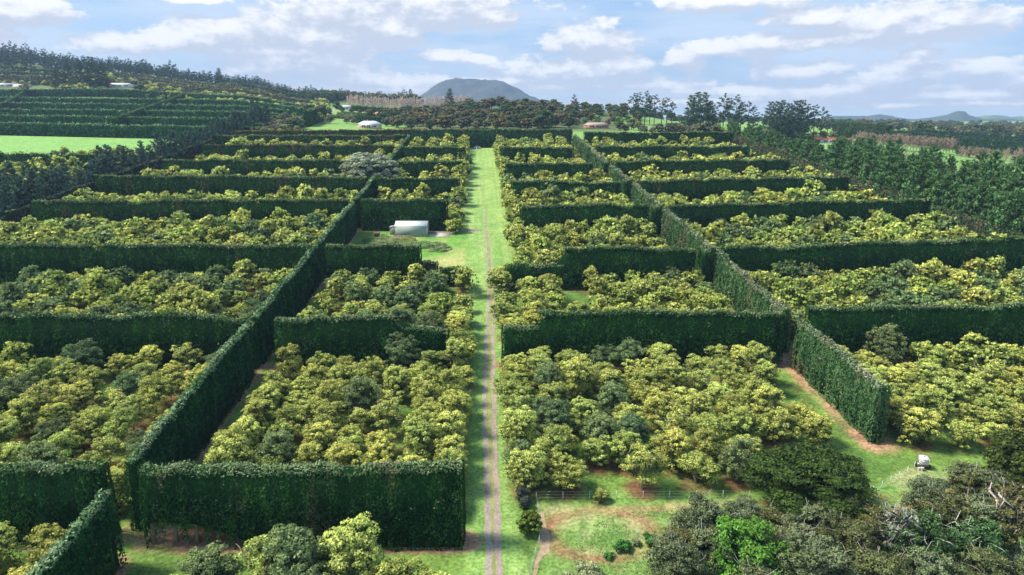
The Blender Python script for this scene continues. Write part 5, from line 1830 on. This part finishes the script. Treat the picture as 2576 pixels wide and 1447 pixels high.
# poplars
i = 0
for D, st_u in ((805, 5.2), (835, 6.0)):
    for u in np.arange(876, 1186, st_u):
        x, y = far(u + rng.normal() * .8, D + rng.normal() * 3)
        plant(BARE[int(rng.integers(2))], 'poplar_tree', x, y, 'bare pale poplar in the front row of the long stand' if D == 805 else 'bare pale poplar in the back row of the long stand', 'tree',
              'bare poplars below the mountain', rng.uniform(.85, 1.05), parts=False)
# dark undergrowth hedge below them
x0, y0 = far(885, 792)
x1, y1 = far(1180, 780)
hedge('hedge', 'dark leafy hedge at the foot of the bare poplars', (x0, y0), (x1, y1), h=6, wd=4, seed=510, rag=.8, group='garden hedges')
# brown native bush on the low hill in the middle
nb = 0
for _ in range(2600):
    if nb >= 215:
        break
    u = rng.uniform(955, 1610)
    D = rng.uniform(535, 770)
    top_left = 540 + max(0, (1010 - u)) * .9
    if D < top_left or (u > 1440 and D < 610) or (u > 1380 and u < 1440 and D < 560) or (u < 1010 and D > 700):
        continue
    x, y = far(u, D)
    if any(abs(x - q[0]) < 5.2 and abs(y - q[1]) < 6.5 for q in TREES[-260:]):
        continue
    TREES.append((x, y, 3))
    k = int(rng.choice(5, p=[.27, .27, .15, .19, .12]))
    s = rng.uniform(.6, 1.1)
    plant(DM[k], 'bush_tree', x, y, ['olive-brown domed tree in the bush on the low hill', 'dark green domed tree in the bush on the low hill', 'rusty brown domed tree in the bush on the low hill',
                                     'grey-brown domed tree in the bush on the low hill', 'mid-green domed tree in the bush on the low hill'][k], 'tree', 'bush trees on the low hill', s, parts=False, sz=s * rng.uniform(.8, 1.1))
    nb += 1
single = [(1372, 548, DM[4], 1.5, 'big bright-green rounded tree at the right front of the bush hill', 'bush_tree'), (1163, 545, DM[3], .9, 'grey-brown rounded tree at the front of the bush hill', 'bush_tree'),
          (1196, 550, WIL[2], .7, 'pale bare-twigged grey tree at the front of the bush hill', 'bush_tree'),
          (1452, 590, WIL[3], .7, 'pink blossom tree left of the brick bungalow', 'blossom_tree'), (1470, 600, WIL[1], .7, 'pale budding tree beside the brick bungalow', 'blossom_tree'),
          (1530, 600, WIL[3], .6, 'pink blossom tree right of the brick bungalow', 'blossom_tree'), (1502, 615, WIL[0], .8, 'lime green tree just behind the brick bungalow', 'willow_tree'),
          (1556, 580, WIL[0], 1.0, 'lime green willow right of the brick bungalow', 'willow_tree'), (1562, 555, DM[4], .65, 'dark green rounded shrub in front of the lime willow', 'bush_tree'),
          (1588, 565, WIL[1], 1.0, 'pale yellow-green willow, left of the pair', 'willow_tree'), (1606, 560, WIL[1], .8, 'pale yellow-green willow, right of the pair', 'willow_tree'),
          (1573, 540, DM[3], .6, 'silvery shrub below the pale willows', 'bush_tree'), (1620, 530, WIL[2], .7, 'low pinkish twiggy shrub right of the willows', 'bush_tree'), (1640, 530, WIL[2], .6, 'low beige twiggy shrub at the end of the willows', 'bush_tree'),
          (1660, 520, DM[3], .85, 'grey-green mound of scrub, first behind the far right hedge', 'bush_tree'), (1685, 515, DM[3], .95, 'grey-green mound of scrub, second behind the far right hedge', 'bush_tree'),
          (1712, 520, DM[0], .85, 'olive mound of scrub, third behind the far right hedge', 'bush_tree'), (1738, 512, DM[3], .75, 'grey-green mound of scrub, fourth behind the far right hedge', 'bush_tree'),
          (1700, 560, DM[3], .8, 'grey scrub behind the mounds at the far right hedge', 'bush_tree'), (1745, 560, WIL[2], .8, 'brown twiggy scrub below the dense pine group', 'bush_tree'),
          (1772, 425, DM[3], .95, 'pointed grey-green conifer in the gap of the far right hedge', 'bush_tree'), (1800, 470, DM[3], .7, 'grey scrub right of the pointed conifer', 'bush_tree'),
          (1806, 500, WIL[0], 1.1, 'lime green willow above the end of the right windbreak', 'willow_tree'), (1900, 560, WIL[0], .9, 'lime green willow left of the large pine group', 'willow_tree'),
          (1925, 560, WIL[1], .8, 'pale willow below the large pine group', 'willow_tree'), (2068, 600, WIL[1], 1.0, 'pale willow under the right end of the large pine group', 'willow_tree'),
          (2046, 610, WIL[1], .9, 'pale budding willow left of its larger neighbour under the pines', 'willow_tree'), (2020, 600, WIL[0], .7, 'small lime willow in the row above the red roofs', 'willow_tree'),
          (2092, 625, WIL[1], .9, 'pale willow next to the tall rounded hedge', 'willow_tree'), (2120, 570, WIL[4], .75, 'golden yellow shrub right of the red-roofed bungalow', 'shrub'),
          (2133, 572, WIL[4], .6, 'smaller golden shrub beside the golden yellow one', 'shrub'), (2126, 560, DM[4], .5, 'dark green shrub in front of the golden ones', 'shrub'),
          (66, 800, WIL[3], 1.3, 'pink blossom tree below the grey-roofed houses', 'blossom_tree'), (10, 800, WIL[3], .7, 'pink blossom tree at the left edge below the houses', 'blossom_tree'),
          (185, 800, WIL[0], .8, 'pale green willow in front of the conifer clump', 'willow_tree'), (212, 790, DM[4], .7, 'green tree in front of the conifer clump, right of the willow', 'bush_tree'),
          (165, 790, DM[1], .8, 'dark bush in front of the conifer clump at its left', 'bush_tree'), (240, 780, WIL[0], .6, 'small lime tree below the tallest conifer', 'willow_tree'), (265, 775, WIL[1], .7, 'pale tree below the conifer clump at its right end', 'willow_tree'),
          (232, 880, DM[3], .6, 'small silvery round tree left of the red hedge', 'bush_tree'), (318, 910, DM[3], .8, 'silvery tree behind the long white house', 'bush_tree'), (345, 800, DM[4], .8, 'green tree right of the long white house', 'bush_tree'),
          (357, 790, DM[1], .7, 'dark pointed tree right of the long white house', 'bush_tree'),
          (742, 575, WIL[0], .85, 'lime green willow, left one below the orange roof', 'willow_tree'), (806, 570, WIL[0], .95, 'lime green willow right of the orange roof', 'willow_tree'),
          (722, 570, WIL[2], .9, 'brownish bare-twigged tree left of the lime willows', 'bush_tree'), (770, 565, WIL[2], .8, 'brown bare-twigged tree between the lime willows', 'bush_tree'), (830, 575, WIL[1], .8, 'pale green tree right of the lime willows', 'willow_tree'),
          (700, 560, WIL[1], .8, 'pale shrubby tree at the left end of the garden', 'willow_tree'), (790, 610, WIL[2], .8, 'twiggy brown tree behind the orange roof', 'bush_tree'),
          (872, 585, WIL[2], .6, 'small grey bare tree left of the white farmhouse', 'bush_tree'), (890, 585, WIL[2], .6, 'small grey bare tree next to the white farmhouse', 'bush_tree'), (903, 575, DM[4], .45, 'dark green shrub by the farmhouse lawn', 'shrub'),
          (846, 795, DM[4], .9, 'round green tree at the top of the farm lane', 'bush_tree'), (857, 770, DM[4], .6, 'clipped green shrub in front of the white house', 'shrub'),
          (930, 680, DM[0], .9, 'dark umbrella-shaped tree above the farmhouse', 'bush_tree'), (985, 640, DM[1], 1.0, 'dark tree at the left tip of the bush hill', 'bush_tree'),
          (862, 760, DM[4], .45, 'green garden shrub, first in the row below the white house', 'shrub'), (885, 745, DM[3], .5, 'grey-green garden shrub, second in the row below the white house', 'shrub'),
          (905, 740, DM[4], .5, 'green garden shrub, third in the row below the white house', 'shrub')]
for (u, D, k, s, lb, nm) in single:
    x, y = far(u, D)
    plant(k, nm, x, y, lb, 'tree' if nm != 'shrub' else 'shrub', None, s, parts=False, sz=s * (1.5 if 'pointed' in lb else 1))
# low brown bank of scrub at the foot of the ridge forest and garden rows
def hed(u0, D0, u1, D1, label, **kw):
    hedge('hedge', label, far(u0, D0), far(u1, D1), litter=False, dens=.6, **kw)


HC = dict(group='shelter hedges on the left hillside', rag=.8, smin=.2)
sc_br = dict(colr=(.08, .095, .045), colr2=(.18, .19, .09), top=(.32, .34, .17), brown=.6)
sc_gr = dict(colr=(.025, .065, .03), colr2=(.06, .11, .05), top=(.14, .20, .09), brown=.4)
hed(-60, 905, 135, 890, 'tall pale-topped shelter hedge above the grey-roofed houses', h=11, wd=4, seed=520, **sc_br, **HC)
hed(-60, 960, 170, 950, 'ragged dark shelter hedge second above the grey-roofed houses', h=9, wd=4, seed=521, **sc_gr, **HC)
hed(-60, 1030, 150, 1010, 'ragged shelter hedge just under the ridge forest at the left edge', h=9, wd=5, seed=522, **sc_gr, **HC)
hed(290, 985, 700, 930, 'long brown shelter hedge under the ridge forest', h=10, wd=4, seed=523, **sc_br, **HC)
hed(352, 925, 720, 860, 'long brown shelter hedge above the long white house', h=9, wd=4, seed=524, **sc_br, **HC)
hed(400, 850, 780, 800, 'mottled brown-green shelter hedge in the middle of the hillside', h=9, wd=4, seed=525, **sc_br, **HC)
hed(200, 800, 480, 770, 'low brown hedge on the garden bank of the long white house', h=4, wd=4, seed=526, **sc_br, **HC)
hed(470, 760, 775, 705, 'ragged brown hedge just above the hedge terraces', h=8, wd=4, seed=527, **sc_br, **HC)
hed(560, 955, 790, 900, 'dark bushy hedge at the right end of the hillside', h=11, wd=6, seed=528, **sc_gr, **HC)
hed(700, 980, 850, 940, 'dark bushy hedge above the farm lane', h=13, wd=8, seed=529, **sc_gr, **HC)
hed(238, 885, 283, 880, 'bright red-leaved clipped hedge beside the long white house', h=4, wd=3, seed=530, colr=(.22, .035, .03), colr2=(.32, .05, .04), top=(.42, .08, .06), brown=0, group='garden hedges')
rest2 = MB()
r3 = np.random.default_rng(11)
for _ in range(2000):
    u, D = r3.uniform(-60, 830), r3.uniform(690, 1050)
    lo_ = np.interp(u, [-60, 130, 200, 470, 650, 800], [860, 860, 770, 735, 690, 640])
    if D < lo_ or (u < 300 and u > 130 and D > 1060) or (225 < u < 352 and 740 < D < 900) or (u < 120 and D < 880) or (238 < u < 290 and 820 < D < 880):
        continue
    x, y = far(u, D)
    k = [DM[0], DM[3], AV[0], WIL[1], AV[1], DM[4], DM[3]][int(r3.integers(7))]
    sc_ = r3.uniform(.35, .7) if k not in AV else r3.uniform(.8, 1.1)
    merge_into(rest2, k, x, y, float(H(x, y)), sc_, r3.uniform(0, 6.28), .5 if k not in AV else .12, tint=1.15, r=r3)
tag(rest2.obj('hillside_scrub', M_LEAF), 'mottled yellow-green orchard and brown scrub covering the left hillside', 'scrub', None, 'stuff')
# garden rows near the farmhouse
for i, (u0, D0, u1, D1, c1) in enumerate([(835, 650, 990, 640, (.20, .26, .10)), (850, 668, 985, 662, (.26, .30, .16)), (850, 690, 960, 684, (.16, .22, .08)), (860, 712, 950, 706, (.10, .18, .06)), (893, 618, 985, 612, (.05, .11, .04))]):
    hed(u0, D0, u1, D1, f'low garden hedge, {ORD[i + 1]} of the rows behind the white farmhouse', h=3.5 if i < 4 else 6, wd=5, seed=540 + i, colr=tuple(np.array(c1) * .5), colr2=c1, top=tuple(np.array(c1) * 1.2), brown=.2, group='garden hedges')
x0, y0 = far(838, 700)
ribbon('farm_lane', [far(790, 600), far(812, 660), far(832, 730), far(838, 790)], [4, 4, 4, 4], (.36, .36, .30), dz=.12, seed=30, rag=.1, mat=M_MATTE, step=4)

# right-hand country
hed(2098, 690, 2235, 650, 'tall rounded dark green hedge beyond the red-roofed bungalow', h=15, wd=14, seed=550, colr=(.022, .055, .018), colr2=(.05, .10, .03), top=(.07, .12, .04), brown=.5, rag=.6, group='hedges in the valley on the right', smin=.3)
hed(2236, 640, 2600, 560, 'long dark level-topped hedge behind the bare trees on the right', h=11, wd=6, seed=551, colr=(.018, .055, .025), colr2=(.04, .09, .035), top=(.07, .13, .05), brown=.2, rag=.4, group='hedges in the valley on the right', smin=.3)
hed(2300, 760, 2620, 700, 'dark conifer hedge farther back on the right', h=10, wd=6, seed=552, colr=(.020, .050, .030), colr2=(.04, .08, .04), top=(.07, .12, .06), rag=.8, brown=.1, group='hedges in the valley on the right', smin=.3)
i = 0
for u in np.arange(2162, 2395, 7.5):
    x, y = far(u, 535 + rng.normal() * 2)
    i += 1
    plant(BAR2[int(rng.integers(2))], 'bare_tree', x, y, 'bare brown tree in the row along the valley paddock', 'tree', 'bare trees along the valley paddock', rng.uniform(.85, 1.08), parts=False)
for (u, D, k, s) in [(2140, 545, 1, .7), (2150, 550, 0, .8), (2415, 500, 0, .8), (2432, 495, 1, .85), (2450, 490, 0, .85), (2468, 486, 1, .9), (2486, 480, 0, .85), (2505, 478, 1, .9), (2525, 474, 0, .9), (2545, 470, 1, .9), (2566, 466, 0, .95), (2590, 460, 1, .9), (2560, 500, 0, .9), (2530, 505, 1, .85)]:
    x, y = far(u, D)
    plant(BAR2[k], 'bare_tree', x, y, 'low bare reddish-brown shrubby tree at the right end of the valley paddock', 'tree', 'bare shrubs at the paddock end', s, parts=False)
x, y = far(2164, 545)
plant(WIL[0], 'willow_tree', x, y, 'pointed pale green tree at the left end of the bare row', 'tree', None, .6, parts=False, sz=1.2)
for (u, D, s) in [(2440, 520, .8), (2458, 522, .75), (2476, 515, .8), (2500, 512, .7), (2560, 455, .8), (2412, 528, .7)]:
    x, y = far(u, D)
    plant(DM[1], 'bush_tree', x, y, 'dark green leafy tree among the bare shrubs of the valley', 'tree', 'green trees among the bare shrubs', s, parts=False)
nv_ = 0
for _ in range(1400):
    if nv_ >= 150:
        break
    u, D = rng.uniform(2095, 2620), rng.uniform(760, 1500)
    x, y = far(u, D)
    pk_ = rng.random()
    if pk_ < .45:
        plant(RP[int(rng.integers(2))], 'valley_conifer', x, y, 'small dark conifer in the woods beyond the valley hedges', 'tree', 'conifers beyond the valley', rng.uniform(.4, .62), parts=False)
    else:
        k = int(rng.choice(5))
        plant(DM[k], 'valley_tree', x, y, ['olive', 'dark green', 'rusty brown', 'greyish', 'mid-green'][k] + ' rounded tree in the woods beyond the valley hedges', 'tree', 'rounded trees beyond the valley', rng.uniform(.7, 1.25), parts=False)
    nv_ += 1
for (u, D, k, s, lb) in [(2312, 800, DM[4], 1.7, 'large pale green dome-shaped tree on the right skyline'), (2412, 860, WIL[2], 1.5, 'large russet rounded tree on the right skyline'),
                         (2335, 900, DM[1], 1.3, 'dark tree poking up right of the pale green dome tree'), (2382, 830, DM[1], 1.2, 'dark tree left of the russet tree'), (2505, 900, DM[1], 1.7, 'tall dark tree near the right edge of the skyline'),
                         (2565, 880, DM[0], 1.4, 'olive tree at the right edge of the skyline')]:
    x, y = far(u, D)
    plant(k, 'skyline_tree', x, y, lb, 'tree', None, s, parts=False)
# pale leafless saplings just behind the right windbreak
for i, u in enumerate(np.arange(2200, 2560, 24)):
    x, y = far(u, 300 + (2560 - u) * .32)
    plant(BAR2[i % 2], 'bare_tree', x, y, 'pale thin half-bare tree showing between the pines and the valley paddock', 'tree', 'half-bare trees behind the right windbreak', rng.uniform(.7, .9), parts=False)
M_POST = M_MATTE

# woods on the flat between the skyline groups (too far to tell apart)
w3 = MB()
for _ in range(420):
    u, D = r3.uniform(1560, 2700), r3.uniform(1000, 2400)
    x, y = far(u, D)
    merge_into(w3, DM[int(r3.integers(5))], x, y, float(H(x, y)) - 2, r3.uniform(.8, 1.5), r3.uniform(0, 6), .3, tint=.8, r=r3)
tag(w3.obj('distant_woods', M_LEAF), 'low dark line of distant woods on the flat land at the right', 'woods', None, 'stuff')


# ------------------------------------------------------------------ mountain and far hills
def far_hill(name, prof, D, depth, seed, ca, cb, v_base=303, rough_=6.0, cell=14):
    us = np.array([p[0] for p in prof], float)
    vs = np.array([p[1] for p in prof], float)
    n = int((us[-1] - us[0]) / 1716 * D / cell)
    uu = np.linspace(us[0], us[-1], n)
    zt = np.array([zv(D, v) for v in np.interp(uu, us, vs)])
    zb = zv(D, v_base) - 40
    nd = 46
    V = []
    for k in range(nd):
        q = k / (nd - 1) * 2 - 1
        env = (1 - q * q) ** .8 if abs(q) < 1 else 0.0
        d_ = D + q * depth
        S = (uu - 1288) / 1716.0 * (d_ * math.cos(PITCH) - 60 * math.sin(PITCH))
        X, Y = S * CY_ + d_ * SY_, d_ * CY_ - S * SY_
        Z = zb + (zt - zb) * env
        Z = Z + (fbm(X / 120, Y / 120, seed) - .5) * rough_ * 6 * env + (fbm(X / 22, Y / 22, seed + 1) - .5) * rough_ * 2.4 * min(1, env * 3)
        V.append(np.column_stack([X, Y, Z]))
    V = np.array(V)
    kk, nn_ = V.shape[:2]
    ii = np.arange(kk * nn_).reshape(kk, nn_)
    F = np.stack([ii[:-1, :-1].ravel(), ii[:-1, 1:].ravel(), ii[1:, 1:].ravel(), ii[1:, :-1].ravel()], 1)
    V = V.reshape(-1, 3)
    fc = V[F[:, 0]]
    C_ = mixc(ca, cb, np.clip((fbm(fc[:, 0] / 60, fc[:, 1] / 60, seed + 5) - .4) * 3, 0, 1))
    m = MB()
    m.add(V, F, C_)
    return tag(m.obj(name, M_MATTE), None, None, None, 'structure')


far_hill('mountain', [(1030, 256), (1062, 240), (1085, 222), (1110, 208), (1130, 201.5), (1150, 199.5), (1200, 202), (1245, 205), (1268, 208), (1300, 222), (1330, 240), (1352, 249), (1400, 262)], 4400, 430, 90, (.045, .060, .065), (.085, .100, .095), v_base=275, rough_=6.5)  # paler blue-grey colours, with some distance haze painted in
far_hill('hills', [(2060, 306), (2100, 293), (2140, 290), (2180, 293), (2215, 290), (2260, 296), (2300, 300), (2340, 297), (2380, 291), (2398, 284), (2410, 280), (2428, 281), (2440, 291), (2480, 300), (2530, 300), (2620, 305)], 4300, 500, 92, (.035, .060, .045), (.06, .09, .055), v_base=312, rough_=3)
far_hill('hills', [(2380, 304), (2440, 297), (2480, 291), (2510, 290), (2550, 296), (2600, 292), (2680, 296), (2760, 304)], 5600, 500, 93, (.10, .20, .08), (.05, .08, .05), v_base=310, rough_=3)
far_hill('hills', [(1500, 305), (1700, 301), (1900, 299), (2100, 301), (2300, 304)], 5600, 500, 94, (.05, .08, .055), (.07, .11, .06), v_base=308, rough_=2)

# ------------------------------------------------------------------ the air
m = MB()
m.box((-4300, -140, -60), (4300, 6400, 420), (1, 1, 1))
mh = bpy.data.materials.new('haze_air')
mh.use_nodes = True
b = NB(mh.node_tree)
b.t.nodes.clear()
out = b.n('ShaderNodeOutputMaterial')
pv = b.n('ShaderNodeVolumePrincipled')
pv.inputs['Color'].default_value = (.50, .70, 1.0, 1)
pv.inputs['Density'].default_value = HAZE
pv.inputs['Anisotropy'].default_value = 0.0
b.t.links.new(pv.outputs[0], out.inputs['Volume'])
hz = m.obj('haze', mh)
tag(hz, 'thin blue air lying over the whole valley', 'haze', None, 'stuff')
